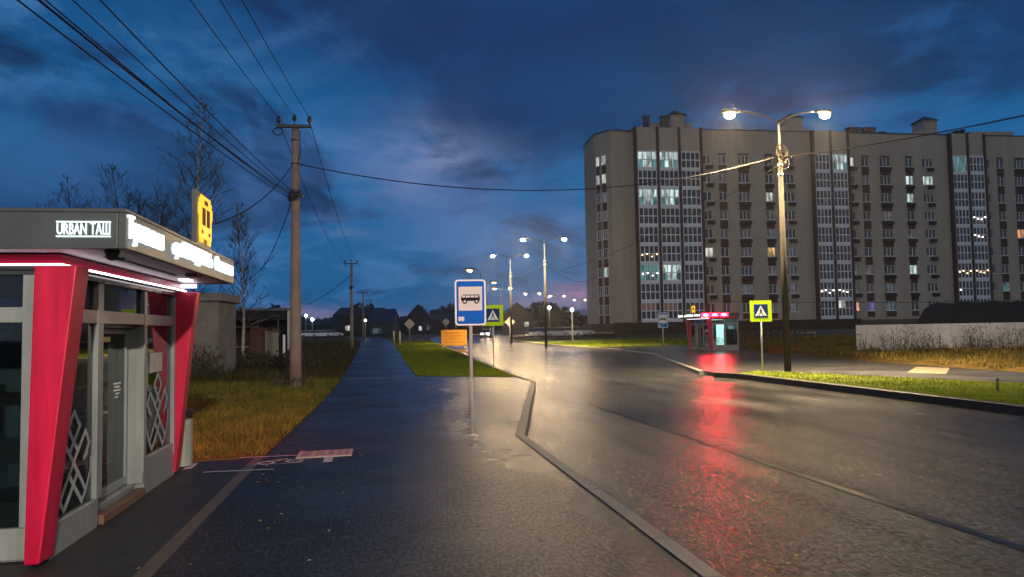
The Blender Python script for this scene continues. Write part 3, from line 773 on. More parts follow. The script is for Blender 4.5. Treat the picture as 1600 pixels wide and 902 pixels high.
    b.build('camera_dome', m_black, root)
    # lit lettering on the long fascia and on the ends
    fx = cx1 + 0.004
    for word, px0, px1, zc, size in (('Тукталыш', 198, 251, 2.435, 0.235), ('«ул.ГОРОДСКАЯ»', 268, 329, 2.445, 0.20), ('Остановка', 335, 361, 2.445, 0.215)):
        ya = at_x(px0, 375, KX + fx).y - KY; yb = at_x(px1, 400, KX + fx).y - KY
        yb = min(yb, cy1 - .03)
        t_ = text_into(MB(), word, size, lambda u, v, d, ya=ya, zc=zc: (fx + d, ya + u, zc + v), 0.03, 0.0, yb - ya)
        t_.build('fascia_lettering', e_let, root)
    a = at_y(88, 360, KY + cy0 - .01); c = at_y(173, 360, KY + cy0 - .01)
    xa, xb = a.x - KX, c.x - KX
    dm = MB(); yy = cy0 - 0.006
    dm.box(xa, xb, yy - .012, yy, 2.545, 2.556); dm.box(xa, xb, yy - .012, yy, 2.438, 2.449)
    text_into(dm, 'URBAN ТАШ', 0.118, lambda u, v, d: (xa + .004 + u, yy - d, 2.4585 + v), 0.012, 0.001, xb - xa - .008)
    dm.build('led_display', e_disp, root)
    # the other end carries the red display
    yy = cy1 + 0.004
    rd = MB(); pk = MB()
    for xc in (0.34, -0.34, -1.02):
        rd.box(xc - .30, xc + .30, yy, yy + .012, 2.40, 2.62)
        pk.box(xc - .13, xc + .13, yy + .012, yy + .018, 2.46, 2.56)
    r0 = rd.build('red_display', e_red, root); pk.build('display_core', e_pink, r0)
    b = MB(); b.box(-1.7, 0.26, cy1 - .20, cy1 - .17, 2.30, 2.345); b.build('end_led_strip', e_led, root)
    # bus emblem on the roof
    y0 = 2.02; e = MB(); e.box(0.56, 0.62, y0 - .07, y0 + .62, cz1 + .001, cz1 + .60)
    em = e.build('bus_emblem', m_grey, root, 0.01)
    ic = MB(); X0 = 0.623
    ic.box(X0, X0 + .015, y0, y0 + .56, cz1 + .10, cz1 + .52); ic.box(X0, X0 + .015, y0 + .06, y0 + .50, cz1 + .521, cz1 + .56)
    ic.box(X0, X0 + .015, y0 + .03, y0 + .16, cz1 + .05, cz1 + .099); ic.box(X0, X0 + .015, y0 + .40, y0 + .53, cz1 + .05, cz1 + .099)
    ic.box(X0, X0 + .015, y0 - .04, y0 - .002, cz1 + .34, cz1 + .46); ic.box(X0, X0 + .015, y0 + .562, y0 + .60, cz1 + .34, cz1 + .46)
    ic.build('emblem_bus', e_yel, em)
    k = MB(); q = X0 + .015
    k.box(q, q + .003, y0 + .20, y0 + .36, cz1 + .47, cz1 + .52); k.box(q, q + .003, y0 + .10, y0 + .25, cz1 + .24, cz1 + .43); k.box(q, q + .003, y0 + .31, y0 + .46, cz1 + .24, cz1 + .43)
    k.box(q, q + .003, y0 + .08, y0 + .15, cz1 + .145, cz1 + .185); k.box(q, q + .003, y0 + .41, y0 + .48, cz1 + .145, cz1 + .185)
    k.build('emblem_opening', mat('emblem brown', (0.10, 0.02, 0.005), 0.6), em)
    return root
kiosk = make_kiosk()
kiosk.location = (KX, KY, 0.0)
kiosk['label'] = 'large near bus stop kiosk with white lit lettering and yellow bus emblem beside the footpath'
k2 = copy_tree(kiosk)
c2 = ground(1111, 548.5)
k2.location = (c2.x, c2.y + KL, rise(c2.y)); k2.rotation_euler = (0, 0, PI)
k2['label'] = 'small distant bus stop kiosk across the road glowing red on its end and green inside'
b = MB(); b.box(-1.5, -1.2, 2.0, 2.9, 0.3, 1.9); b.box(-1.3, -0.3, 0.6, 3.0, 2.17, 2.19); b.box(-0.60, -0.56, 1.25, 1.75, 0.3, 1.75); b.build('lit_interior', e_green, k2)

# litter bin behind the kiosk
b = MB(); b.prism([(0.165 * math.cos(2 * PI * i / 14), 0.165 * math.sin(2 * PI * i / 14)) for i in range(14)], 0.02, 0.62)
bp = ground(286, 733)
bin_ = empty('litter_bin', (-2.62, 10.75, 0), 'grey litter bin with dark lid standing behind the far red pilaster', 'litter bin')
b.build('bin_body', mat('grey green bin paint', (0.22, 0.24, 0.21), 0.5, var=.15), bin_)
b = MB(); b.prism([(0.185 * math.cos(2 * PI * i / 14), 0.185 * math.sin(2 * PI * i / 14)) for i in range(14)], 0.68, 0.74)
for a in (0.6, 2.7, 4.8): b.tube([(0.15 * math.cos(a), .15 * math.sin(a), .61), (0.15 * math.cos(a), .15 * math.sin(a), .69)], 0.012, 6)
b.build('lid', m_black, bin_)

# ------------------------------------------------------------------ road signs
def rrect(w_, h_, r, n=5):
    out = []
    for cx, cy, a0 in ((w_ / 2 - r, h_ / 2 - r, 0), (-w_ / 2 + r, h_ / 2 - r, 90), (-w_ / 2 + r, -h_ / 2 + r, 180), (w_ / 2 - r, -h_ / 2 + r, 270)):
        for i in range(n + 1):
            a = R_(a0 + 90 * i / n); out.append((cx + r * math.cos(a), cy + r * math.sin(a)))
    return out
def plate(mb, poly, y0, y1, m=0, cz=0.0, cx=0.0):      # plate in the x-z plane, front at y0 (towards -y)
    n = len(poly)
    vs = [(cx + x, y0, cz + z) for x, z in poly] + [(cx + x, y1, cz + z) for x, z in poly]
    mb.add(vs, [tuple(range(n)), tuple(range(2 * n - 1, n - 1, -1))] + [(i, n + i, n + (i + 1) % n, (i + 1) % n) for i in range(n)], m)
def circle(r, n=14, cx=0, cz=0): return [(cx + r * math.cos(2 * PI * i / n), cz + r * math.sin(2 * PI * i / n)) for i in range(n)]

def bus_sign(base, w_, h_, z0, rz, label, pole_r=0.03):
    root = empty('bus_stop_sign', base, label, 'road sign', 'blue bus stop signs on posts', rz)
    b = MB(); b.tube([(0, 0.03, -0.02), (0, 0.03, z0 + h_ - .06)], pole_r, 12); b.tube([(0, 0.03, 0), (0, 0.03, 0.03)], pole_r * 1.8, 12); b.box(-pole_r * 3, pole_r * 3, 0.03 - pole_r * 2.4, 0.03 + pole_r * 2.4, -.01, .008)
    b.build('post', m_steel, root)
    zc = z0 + h_ / 2
    p = MB(); plate(p, rrect(w_, h_, .055 * w_ / .5), -0.012, -0.004, 0, zc); pl = p.build('sign_plate', m_swhite, root)
    p = MB(); plate(p, rrect(w_ * .90, h_ * .935, .035 * w_ / .5), -0.015, -0.0122, 0, zc); p.build('blue_field', m_sblue, pl)
    s_ = w_ * .76; iz = zc + h_ * .085
    p = MB(); plate(p, rrect(s_, s_ * 1.02, .008), -0.018, -0.0152, 0, iz); plate(p, rrect(w_ * .19, h_ * .095, .004), -0.018, -0.0152, 0, zc - h_ * .355, -w_ * .30)
    p.build('white_panel', mat('sign pale panel', (0.62, 0.62, 0.60), 0.65, spec=0.08), pl)
    # bus pictogram
    p = MB(); k = s_; y0, y1 = -0.0205, -0.0182
    body = [(-.40, -.10), (.40, -.10), (.40, .06), (.36, .17), (-.33, .17), (-.38, .10), (-.40, 0)]
    plate(p, [(x * k, z * k) for x, z in body], y0, y1, 0, iz)
    for cx in (-.24, .26): plate(p, circle(.105 * k, 16), y0 - .001, y1, 0, iz - .12 * k, cx * k)
    p.build('bus_pictogram', m_sblack, pl)
    p = MB(); y0, y1 = -0.0235, -0.0216
    for x0, x1 in ((-.35, -.22), (-.195, -.025), (.0, .17), (.195, .33)):
        plate(p, [(x0 * k, .045 * k), (x1 * k, .045 * k), (x1 * k, .135 * k), (x0 * k, .135 * k)], y0, y1, 0, iz)
    for cx in (-.24, .26): plate(p, circle(.052 * k, 14), y0, y1, 0, iz - .12 * k, cx * k)
    p.build('pictogram_windows', mat('sign pale panel', (0.62, 0.62, 0.60), 0.65, spec=0.08), pl)
    return root
pb = ground(738, 681)
bus_sign((pb.x, pb.y, 0), 0.51, 0.755, 1.80, R_(-3), 'tall blue and white bus stop sign on a steel post at the wet pavement edge')
pb = ground(1037, 548.5)
bus_sign((pb.x, pb.y, rise(pb.y)), 0.80, 1.10, 1.65, R_(8), 'smaller distant bus stop sign on a pale post left of the red kiosk', .05)

def cross_sign(base, w_, z0, rz, label):
    root = empty('crossing_sign', base, label, 'road sign', 'pedestrian crossing signs with yellow green borders', rz)
    b = MB(); b.tube([(0, 0.04, -0.02), (0, 0.04, z0 + w_ - .05)], 0.033, 10); b.build('post', m_steel, root)
    zc = z0 + w_ / 2
    p = MB(); plate(p, rrect(w_, w_, .03), -0.012, 0.0, 0, zc); pl = p.build('sign_plate', m_syellow, root)
    p = MB(); plate(p, rrect(w_ * .64, w_ * .64, .02), -0.015, -0.0122, 0, zc); p.build('blue_field', m_navy, pl)
    k = w_ * .64
    p = MB(); plate(p, [(-.42 * k, -.36 * k), (.42 * k, -.36 * k), (0, .40 * k)], -0.018, -0.0152, 0, zc); p.build('white_triangle', m_swhite, pl)
    p = MB(); y0, y1 = -0.021, -0.0182
    def limb(a, c, t):
        a = Vector(a); c = Vector(c); d = (c - a).normalized(); s_ = Vector((-d.y, d.x)) * t
        plate(p, [((q.x) * k, (q.y) * k) for q in (a - s_, c - s_, c + s_, a + s_)], y0, y1, 0, zc)
    plate(p, circle(.045 * k, 12), y0, y1, 0, zc + .17 * k, .0)
    limb((0.0, .12), (-.01, -.06), .042); limb((-.01, -.06), (.10, -.17), .028); limb((.10, -.17), (.09, -.27), .024); limb((-.01, -.06), (-.09, -.17), .028); limb((-.09, -.17), (-.16, -.26), .024)
    limb((0, .09), (.10, .0), .02); limb((0, .09), (-.10, -.01), .02)
    for x in (-.27, -.14, .16, .26): limb((x, -.345), (x * .92, -.285), .026)
    p.build('walker_pictogram', m_sblack, pl)
    return root
pb = ground(771.5, 578)
cross_sign((pb.x, pb.y, 0), 0.92, 1.94, R_(-6), 'yellow bordered crossing sign on the median half hidden behind the bus stop sign')
pb = ground(1192, 581)
cross_sign((pb.x, pb.y, 0.02), 0.80, 1.86, R_(-14), 'yellow bordered crossing sign standing on the lawn beside the near lamp post')

def diamond_sign(px, dist, zc, half, label):
    p0 = far(px, dist); root = empty('diamond_sign', p0, label, 'road sign', 'grey diamond road signs seen in the distance', R_(-8))
    b = MB(); b.tube([(0, .05, 0), (0, .05, zc + half * .7)], 0.045, 8); b.build('post', m_steel, root)
    p = MB(); q = half; plate(p, [(-q, 0), (0, -q), (q, 0), (0, q)], -0.01, 0.0, 0, zc); pl = p.build('sign_plate', mat('dull sign metal', (0.42, 0.42, 0.38), .5), root)
    p = MB(); q = half * .78; plate(p, [(-q, 0), (0, -q), (q, 0), (0, q)], -0.014, -0.0105, 0, zc); p.build('inner_field', mat('dull sign face', (0.34, 0.33, 0.28), .5), pl)
diamond_sign(640, 95, 2.3, .66, 'grey diamond road sign beside two pale posts on the median')
diamond_sign(697, 125, 2.6, .62, 'smallest grey diamond road sign, above the orange board')
diamond_sign(797, 92, 2.35, .62, 'grey diamond road sign standing in front of the third lamp post')

# orange board by the road
b0 = ground(709.5, 543)
root = empty('orange_board', b0, 'orange road works board on white posts at the far side of the median', 'road board', None, R_(-8))
dist_b = b0.y; s_ = dist_b / F
b = MB(); bw, bh = 40 * s_, 24.5 * s_; b.box(-bw / 2, bw / 2, -0.05, 0.0, 0.16, 0.16 + bh); bd = b.build('board_panel', mat('orange board paint', (0.72, 0.30, 0.010), 0.5, var=.18, vscale=1.5), root, 0.02)
b = MB()
for i in range(4):
    zz = 0.16 + bh * (.22 + .19 * i); b.box(-bw * .36, bw * (.30 - .07 * (i % 2)), -0.056, -0.052, zz, zz + bh * .035)
b.build('faded_lines', mat('faded brown lines', (0.36, 0.12, 0.01), .6), bd)
b = MB()
for x in (-bw * .42, bw * .44):
    for z in (.24, .08 + bh): b.ball((x, -.06, z), .05, 8, 5)
b.build('bolt', m_black, bd)
for x in (-bw * .4, bw * .40):
    b = MB(); b.box(x - .06, x + .06, 0.005, .10, 0, .2 + bh * .8); b.build('post', m_white, root)
for i, (px, dist, h_, lb) in enumerate(((615.5, 92, 1.45, 'pale marker post beside the far footpath, left of its twin'), (624.5, 84, 1.45, 'pale marker post beside the far footpath, right of its twin'))):
    p0 = far(px, dist); b = MB(); b.tube([(0, 0, 0), (0, 0, h_)], .09, 10); b.tube([(0, 0, h_), (0, 0, h_ + .05)], [.09, .03], 10)
    o = b.build('marker_post', mat('cream post paint', (0.62, 0.50, 0.24), .6), None, 0, p0); tag(o, lb, 'post', 'pale marker posts')

# ------------------------------------------------------------------ street lamps
e_lamp = emis('sodium lamp lens', (1.0, 0.70, 0.36), 1700.0)
e_lamp2 = emis('distant sodium lamp lens', (1.0, 0.64, 0.28), 1300.0)
e_glow = emis('amber halo bowl', (1.0, 0.42, 0.10), 2.6)  # amber bowl imitates the orange halo around the bulb
GL = 'street lamps along the road'
def street_lamp(base, z_lamp, heads, label, conc=True, lit=True, drop=1.5, r0=0.13, rz=0.0, lens=None, big=1.0, power=0):
    """heads: list of reach along local x"""
    root = empty('street_lamp', base, label, 'street lamp', GL, rz)
    zt = z_lamp - 0.35
    b = MB()
    if conc:
        zc = zt - drop
        b.tube([(0, 0, -.1), (0, 0, zc)], [r0, r0 * .66], 12); b.build('pole', m_conc if conc == 2 else m_conc2, root)
        b = MB(); b.tube([(0.02, 0, zc - .8), (0, 0, zt)], [.05, .042], 8); b.tube([(0, 0, zc - .5), (0, 0, zc - .42)], r0 * .78, 10); b.tube([(0, 0, zc - .15), (0, 0, zc - .07)], r0 * .74, 10)
        b.build('mast', m_steel, root)
    else:
        b.tube([(0, 0, 0), (0, 0, zt)], [.09, .05], 10); b.build('pole', m_dsteel, root)
    for x in heads:
        s_ = 1 if x > 0 else -1; ax = abs(x)
        pts = [(0, 0, zt - .05)] + [(s_ * ax * t, 0, zt + .05 + .42 * (1 - (1 - t) ** 2.2)) for t in (.08, .2, .35, .55, .75, .88)]
        b = MB(); b.tube(pts, .033, 8); b.build('arm', m_dsteel, root)
        hd = MB(); hd.ball((s_ * (ax * .88 + .32), 0, z_lamp + .11), .36 * big, 14, 8, 0, (1, .46, .22))
        hb = hd.build('lamp_head', m_dsteel, root)
        ln = MB(); ln.ball((s_ * (ax * .88 + .38), 0, z_lamp + .05), .25 * big, 14, 8, 0, (1, .55, .42)); ln.build('lens', e_glow if power else (lens or e_lamp), hb)
        if power:
            bu = MB(); bu.ball((s_ * (ax * .88 + .38), -.02, z_lamp - .05), .19 * (.5 + .5 * big), 12, 8, 0, (1, .7, .6)); bu.build('bulb', lens or e_lamp, hb)
        if power:
            ld = bpy.data.lights.new('lamp_light', 'AREA'); ld.shape = 'ELLIPSE'; ld.size = .45; ld.size_y = .25; ld.energy = power; ld.color = (1.0, .74, .42); ld.spread = R_(106)
            lo = bpy.data.objects.new('lamp_light', ld); COL.objects.link(lo); lo.location = (s_ * (ax * .88 + .38), 0, z_lamp - .19); lo.parent = root
    return root
m_conc2 = mat('weathered dark pole concrete', (0.030, 0.026, 0.021), 0.85, spec=0.05, var=0.3, vscale=2.0, bump=0.3, bscale=18)
lb1 = ground(1231, 581)
LAMP1 = street_lamp((lb1.x, lb1.y, 0), 9.72, [-1.72, 1.62], 'nearest double street lamp, its tall concrete pole wrapped in a coil of cable', 1, rz=R_(-6), power=3100)
# tangle of spare cable on the nearest pole
b = MB(); rnd = random.Random(3)
for i in range(9):
    a0 = rnd.random() * 6; rr = rnd.uniform(.10, .23); tilt = rnd.uniform(-.7, .7); pts = []
    cz = 8.05 + rnd.uniform(-.35, .35); yy = rnd.uniform(-.3, -.12)
    for j in range(17):
        a = a0 + 2 * PI * j / 16
        pts.append((rr * .85 * math.cos(a), yy + .16 * math.sin(a + tilt), cz + rr * 1.25 * math.sin(a)))
    b.tube(pts, .022, 5)
b.build('cable_coil', m_cablel, LAMP1)
def lamp_dist(y_img, px, z=9.72):
    d = 60.0
    hy = 517.0 - 0.01745 * (px - 800)
    for _ in range(40):
        p = far(px, d); d = 0.5 * d + 0.5 * (z + rise(p.y) - H) * F / (hy - y_img)
    return d
row = [(853, 373, (-1.75, 1.65), 'second double street lamp from the viewer, standing alone on the far lawn', 1),
       (799, 399, (-1.75, 1.65), 'third double street lamp, just right of the distant crossing sign', 1)]
LP = {}
for px, yi, hd, lb, cc in row:
    d = lamp_dist(yi, px); p0 = far(px, d)
    LP[px] = street_lamp((p0.x, p0.y, p0.z), 9.72, hd, lb, cc, rz=R_(-6), power=3400)
far_l = [(752, 421, (-1.25,), 'single lit street lamp directly above the bus stop sign'),
         (763, 441, (.9,), 'upper of two street lamps just right of the bus stop sign'),
         (783, 450, (-1.0, 2.0), 'double street lamp low between bus stop sign and third lamp post'),
         (833, 458, (-1.55, 1.55), 'distant double street lamp just left of the second lamp post'),
         (871.5, 462, (-1.75, 1.75), 'distant double street lamp just right of the second lamp post'),
         (907, 468, (-1.5, 1.5), 'farthest street lamp, beside the edge of the apartment block')]
for px, yi, hd, lb in far_l:
    d = lamp_dist(yi, px); p0 = far(px, d)
    street_lamp((p0.x, p0.y, p0.z), 9.72, hd, lb, 0, rz=R_(-10), lens=e_lamp2, big=2.3, power=2600)  # oversized heads and bowls widen the imitated halo of far lamps
# the row goes on behind the viewer, and one lamp lights the kiosk side
street_lamp((15.2, -11, 0), 9.72, (-1.72, 1.62), 'double street lamp of the same row standing behind the viewpoint', 1, rz=R_(-4), power=3100)
FLOOD = street_lamp((6.2, -21, 0), 9.72, (-1.2,), 'street lamp with a tilted floodlight head standing behind the viewpoint', 1, rz=0, power=9000)
for ch in FLOOD.children:
    if ch.type == 'LIGHT':
        ch.data.spread = PI; ch.data.size = .7; ch.data.color = (1.0, .90, .74); ch.location = (ch.location.x, .45, 9.72)
        ch.rotation_euler = (Vector((0.5, 12, 1.0)) - Vector((4.6, -20.5, 9.72))).to_track_quat('-Z', 'Y').to_euler()
# small white yard lamps
e_yard = emis('white yard lamp', (0.85, 0.95, 1.0), 22.0)
def yard_lamp(px, dist, z, label, r=.2, post=True):
    p0 = far(px, dist); root = empty('yard_lamp', p0, label, 'lamp', 'small white yard lamps')
    b = MB(); b.tube([(0, 0, 0), (0, 0, z - r * .6)], [.09, .06], 8); b.build('post', mat('pale yard post', (.42, .38, .30), .6), root)
    b = MB(); b.ball((0, 0, z), r, 10, 7); b.build('globe', e_yard, root)
yard_lamp(894.5, 78, 3.45, 'white globe lamp on a pale post at the left foot of the apartment block', .17)
yard_lamp(859, 122, 4.6, 'white globe lamp beside the lit bush and parked cars', .26)
yard_lamp(478, 165, 4.6, 'left of two white yard lamps beyond the long shed', .30)
yard_lamp(488, 150, 3.6, 'right of two white yard lamps beyond the long shed', .30)
yard_lamp(571, 140, 3.2, 'white lamp shining beside the third utility pole', .2)

# ------------------------------------------------------------------ utility poles and wires
GP = 'concrete utility poles along the footpath'
def utility_pole(base, h, label, full=True, rz=0.0, arm=1.0, r0=.185):
    root = empty('utility_pole', base, label, 'utility pole', GP, rz)
    b = MB(); b.tube([(0, 0, -.1), (0, 0, .9), (0.01, 0, h)], [r0 * 1.1, r0, r0 * .62], 12); b.build('pole', m_conc, root)
    b = MB(); b.box(-arm * .56, arm * .54, -.20, -.10, h - .02, h + .08); b.box(-arm * .1, arm * .1, -.1, .14, h - .04, h + .0)
    b.build('crossarm', m_dsteel, root, .008)
    for x in (-arm * .50, 0, arm * .48):
        b = MB(); z0 = h + .08 + (.06 if x == 0 else 0)
        b.tube([(x, -.15, h + .05), (x, -.15, z0 + .1)], .014, 6); b.tube([(x, -.15, z0 + .06), (x, -.15, z0 + .10), (x, -.15, z0 + .16), (x, -.15, z0 + .20), (x, -.15, z0 + .25), (x, -.15, z0 + .28)], [.03, .06, .075, .05, .06, .03], 10)
        b.build('insulator', m_ins, root)
    if full:
        b = MB()
        for z_, k_ in ((.42, .70), (1.2, .74)):
            b.tube([(0, 0, h - z_), (0, 0, h - z_ + .04)], r0 * k_, 12); b.build('clamp', m_dsteel, root); b = MB()
        b.tube([(0, 0, h - 2.15), (0, 0, h - 2.05)], r0 * .95, 12)
        b.bar((-.1, -.12, h - 2.2), (.28, -.16, h - 2.25), .12, .1); b.bar((-.2, -.05, h - 2.3), (.1, -.22, h - 2.28), .08, .22)
        b.build('clamp', m_dsteel, root)
        b = MB()
        for s_ in (-1, 1):
            b.tube([(-.50 + .16 * s_ * math.sin(t) - .02, -.16, h - .03 - .12 * (1 - math.cos(t))) for t in [PI * j / 6 for j in range(7)]], .016, 6)
        b.tube([(.16, -.02, h - .1), (.17, -.04, h - .8), (.10, -.10, h - 1.15)], .012, 6)
        b.build('jumper_loop', m_cable, root)
    return root
up = [(462, 606, 'tall brown concrete utility pole nearest the viewer on the left verge', 8.35), (550, 551, 'second utility pole along the footpath, behind the tall brown one', 8.6)]
p1 = ground(462, 606); utility_pole((p1.x, p1.y, 0), 8.42, up[0][2], True, R_(-4))
p2 = far(549.5, 72); utility_pole(p2, 8.0, up[1][2], True, R_(-4), 1.2, .17)
p3 = far(567.5, 126); utility_pole(p3, 7.6, 'third utility pole, thin, beside a white lamp in the distance', False, 0, 1.6, .17)
p4 = far(577.5, 185); utility_pole(p4, 8.2, 'fourth and farthest utility pole above the dark houses', False, 0, 1.6, .17)
p5 = far(584, 230); utility_pole(p5, 7.4, 'short dark utility pole above the blue roofed house', False, 0, 1.6, .17)

GW = 'overhead wires and cables'
def wire(a, b_, sag, r, label, m=None, n=26, cat='cable'):
    a = Vector(a); b_ = Vector(b_); pts = []
    for i in range(n + 1):
        t = i / n; p = a.lerp(b_, t); p.z -= 4 * sag * t * (1 - t); pts.append(p)
    mb = MB(); mb.tube(pts, r, 6)
    return tag(mb.build('overhead_cable', m or m_cable), label, cat, GW)
P1 = Vector((p1.x, p1.y, 0))
def beyond(a, px, py, dist, ext):
    """run from a through a point seen at (px, py), on past it"""
    q = CAM + ray(px, py) * dist
    return a + (q - a) * ext
for px, x, nm in ((314, -.50, 'left'), (358, 0, 'middle'), (391, .48, 'right')):
    a = P1 + Vector((x, -.15, 8.72)); e_ = beyond(a, px, 0, 12, 2.6)
    wire(a, e_, .25, .009, {'left': 'thin bare wire at the top of the sky, left of three', 'middle': 'thin bare wire at the top of the sky, middle of three', 'right': 'thin bare wire at the top of the sky, right of three'}[nm])
for i, (px, z, dist, r, lb) in enumerate(((84, 6.05, 9.5, .011, 'lowest black cable running from the tall pole to the upper left corner'), (113, 6.2, 9.7, .016, 'thickest black cable of the bundle above the kiosk'), (120, 6.1, 9.9, .010, 'thin black cable close beside the thickest one'),
                                       (157, 6.25, 10.2, .009, 'thin black cable second from the right above the kiosk'), (194, 6.35, 10.5, .011, 'highest steep black cable passing in front of the birch top'))):
    a = P1 + Vector((-.12, -.15, z)); e_ = beyond(a, px, 0, dist, 2.2)
    wire(a, e_, .35, r, lb)
l1 = Vector((lb1.x, lb1.y, 0))
wire(P1 + Vector((.12, -.1, 7.22)), l1 + Vector((-.15, -.1, 8.05)), 1.05, .018, 'long sagging cable crossing the whole street between the two tallest poles', None, 40)
q = CAM + ray(1600, 163) * 17
wire(l1 + Vector((.12, -.1, 8.05)), l1 + (q - l1 - Vector((0, 0, 8.05))) * 1.8 + Vector((0, 0, 8.05)), .25, .018, 'cable running from the coiled lamp pole out past the right edge')
# pale spiral wrap on the cable either side of the coil
for (a, e_, sg, t0, t1, lb) in ((P1 + Vector((.12, -.1, 7.22)), l1 + Vector((-.15, -.1, 8.05)), 1.05, .86, .995, 'pale twisted cable wrap left of the coiled lamp pole'),
                               (l1 + Vector((.12, -.1, 8.05)), l1 + (q - l1 - Vector((0, 0, 8.05))) * 1.8 + Vector((0, 0, 8.05)), .25, .01, .13, 'pale twisted cable wrap right of the coiled lamp pole')):
    pts = []
    for i in range(120):
        t = t0 + (t1 - t0) * i / 119; p = a.lerp(e_, t); p.z -= 4 * sg * t * (1 - t)
        pts.append(p + Vector((0, .032 * math.cos(i * .9), .032 * math.sin(i * .9))))
    mb = MB(); mb.tube(pts, .016, 5); tag(mb.build('cable_wrap', m_cablel), lb, 'cable', GW)
wire(l1 + Vector((-.12, -.12, 7.75)), CAM + ray(1082, 350) * 30 + Vector((0, 22, 0)), .5, .010, 'thin slanting cable from the coiled lamp pole down across the facade')
wire(P1 + Vector((-.1, -.1, 7.15)), CAM + ray(335, 350) * 17, .3, .015, 'short cable dropping from the tall pole behind the bus emblem')
wire(P1 + Vector((-.1, -.1, 6.0)), CAM + ray(404, 424) * 45, .4, .016, 'short cable dropping from the tall pole towards the second birch')
wire(p2 + Vector((-.1, -.1, 6.9)), CAM + ray(478, 476) * 85, .3, .025, 'faint cable dropping from the second utility pole to the left')
wire(P1 + Vector((.48, -.15, 8.6)), p2 + Vector((.55, -.15, 8.2)), .8, .012, 'right thin wire running on from the tall pole to the second pole')
wire(P1 + Vector((-.50, -.15, 8.6)), p2 + Vector((-.55, -.15, 8.2)), .8, .012, 'left thin wire running on from the tall pole to the second pole')
lp2 = LP[853]; lp3 = LP[799]
A2 = Vector(lp2.location) + Vector((0, 0, 7.55)); A3 = Vector(lp3.location) + Vector((0, 0, 7.4))
wire(A2, A3, .55, .022, 'pale cable between the second and third lamp posts', m_cablel)
wire(A2, CAM + ray(932, 431) * 118, 1.3, .026, 'lower pale cable from the second lamp post to the apartment block', m_cablel)
wire(A2 + Vector((0, 0, .2)), CAM + ray(905, 425) * 118, .6, .02, 'upper pale cable from the second lamp post to the apartment block', m_cablel)
wire(CAM + ray(1090, 470) * 92, CAM + ray(1640, 468) * 92, .3, .03, 'thin level cable stretched low across the apartment block')

# ------------------------------------------------------------------ apartment block
m_bwall = mat('beige render', (0.375, 0.345, 0.295), 0.85, var=0.16, vscale=0.5, vst=(1.2, 1.2, .16), bump=0.1, bscale=4)
m_brown = mat('brown render', (0.075, 0.043, 0.038), 0.85, var=0.15, vscale=1.0)
m_mull = mat('balcony aluminium', (0.70, 0.75, 0.84), 0.5, var=.1)
m_wfr = mat('window frame white', (0.70, 0.70, 0.74), 0.5)
m_wgl = mat('dark window glass', (0.010, 0.013, 0.022), 0.08, spec=0.8)
m_wgl2 = mat('teal window glass', (0.012, 0.040, 0.055), 0.10, spec=0.8)
m_curt = mat('drawn curtain behind glass', (0.16, 0.16, 0.17), 0.25, var=.3, vscale=1.5)
m_acb = mat('dark ac basket', (0.020, 0.018, 0.020), 0.6)
m_roof = mat('dark roof sheet', (0.018, 0.018, 0.022), 0.5, var=.2)
m_plin = mat('dark plinth', (0.10, 0.085, 0.07), 0.85, var=.3)
def lit(name, col, s):
    m = emis('lit window ' + name, col, s); nt, N, L = nodes_of(m)
    b = N['Principled BSDF']; b.inputs['Roughness'].default_value = .1
    tc = N.new('ShaderNodeTexCoord'); mp = N.new('ShaderNodeMapping'); mp.inputs['Scale'].default_value = (2.2, 2.2, .45)
    n = N.new('ShaderNodeTexNoise'); n.inputs['Scale'].default_value = 1.0; n.inputs['Detail'].default_value = 4
    L.new(tc.outputs['Object'], mp.inputs['Vector']); L.new(mp.outputs[0], n.inputs['Vector'])
    mr = N.new('ShaderNodeMapRange'); mr.inputs['From Min'].default_value = .36; mr.inputs['From Max'].default_value = .66; mr.inputs['To Min'].default_value = .12 * s; mr.inputs['To Max'].default_value = 1.35 * s
    L.new(n.outputs['Fac'], mr.inputs['Value']); L.new(mr.outputs['Result'], b.inputs['Emission Strength'])
    return m
LIT = {'cool': lit('cool', (0.74, 0.96, 0.92), .80), 'teal': lit('teal', (0.16, 0.50, 0.52), .42), 'pale': lit('pale', (0.90, 0.92, 0.80), .75), 'warm': lit('warm', (1.0, 0.62, 0.20), .95),
       'pink': lit('pink', (1.0, 0.52, 0.36), .75), 'violet': lit('violet', (0.30, 0.30, 0.95), .30), 'dim': lit('dim', (0.20, 0.30, 0.36), .28), 'orange': lit('orange', (1.0, 0.40, 0.16), .8), 'grey': lit('grey', (.5, .5, .55), .14)}
A0 = CAM + ray(997, 500) * 117.0
azu = R_(91.6)
UU = Vector((math.sin(azu), math.cos(azu), 0)); TT = Vector((-UU.y, UU.x, 0))     # along the facade, and back into the block
if TT.y < 0: TT = -TT
A0.z = 0
def BP(s, t, z): return A0 + UU * s + TT * t + Vector((0, 0, z))
block = empty('apartment_building', (0, 0, 0), 'long nine storey beige apartment block with brown stripes and some lit windows', 'apartment building')
FL, Z0, ZT = 2.91, 2.84, 32.55
def bbox(mb, s0, s1, t0, t1, z0, z1, m=0):
    c = BP((s0 + s1) / 2, (t0 + t1) / 2, (z0 + z1) / 2)
    mb.obox(c, UU * (s1 - s0) / 2, TT * (t1 - t0) / 2, Vector((0, 0, (z1 - z0) / 2)), m)
def zfl(k): return Z0 + FL * k
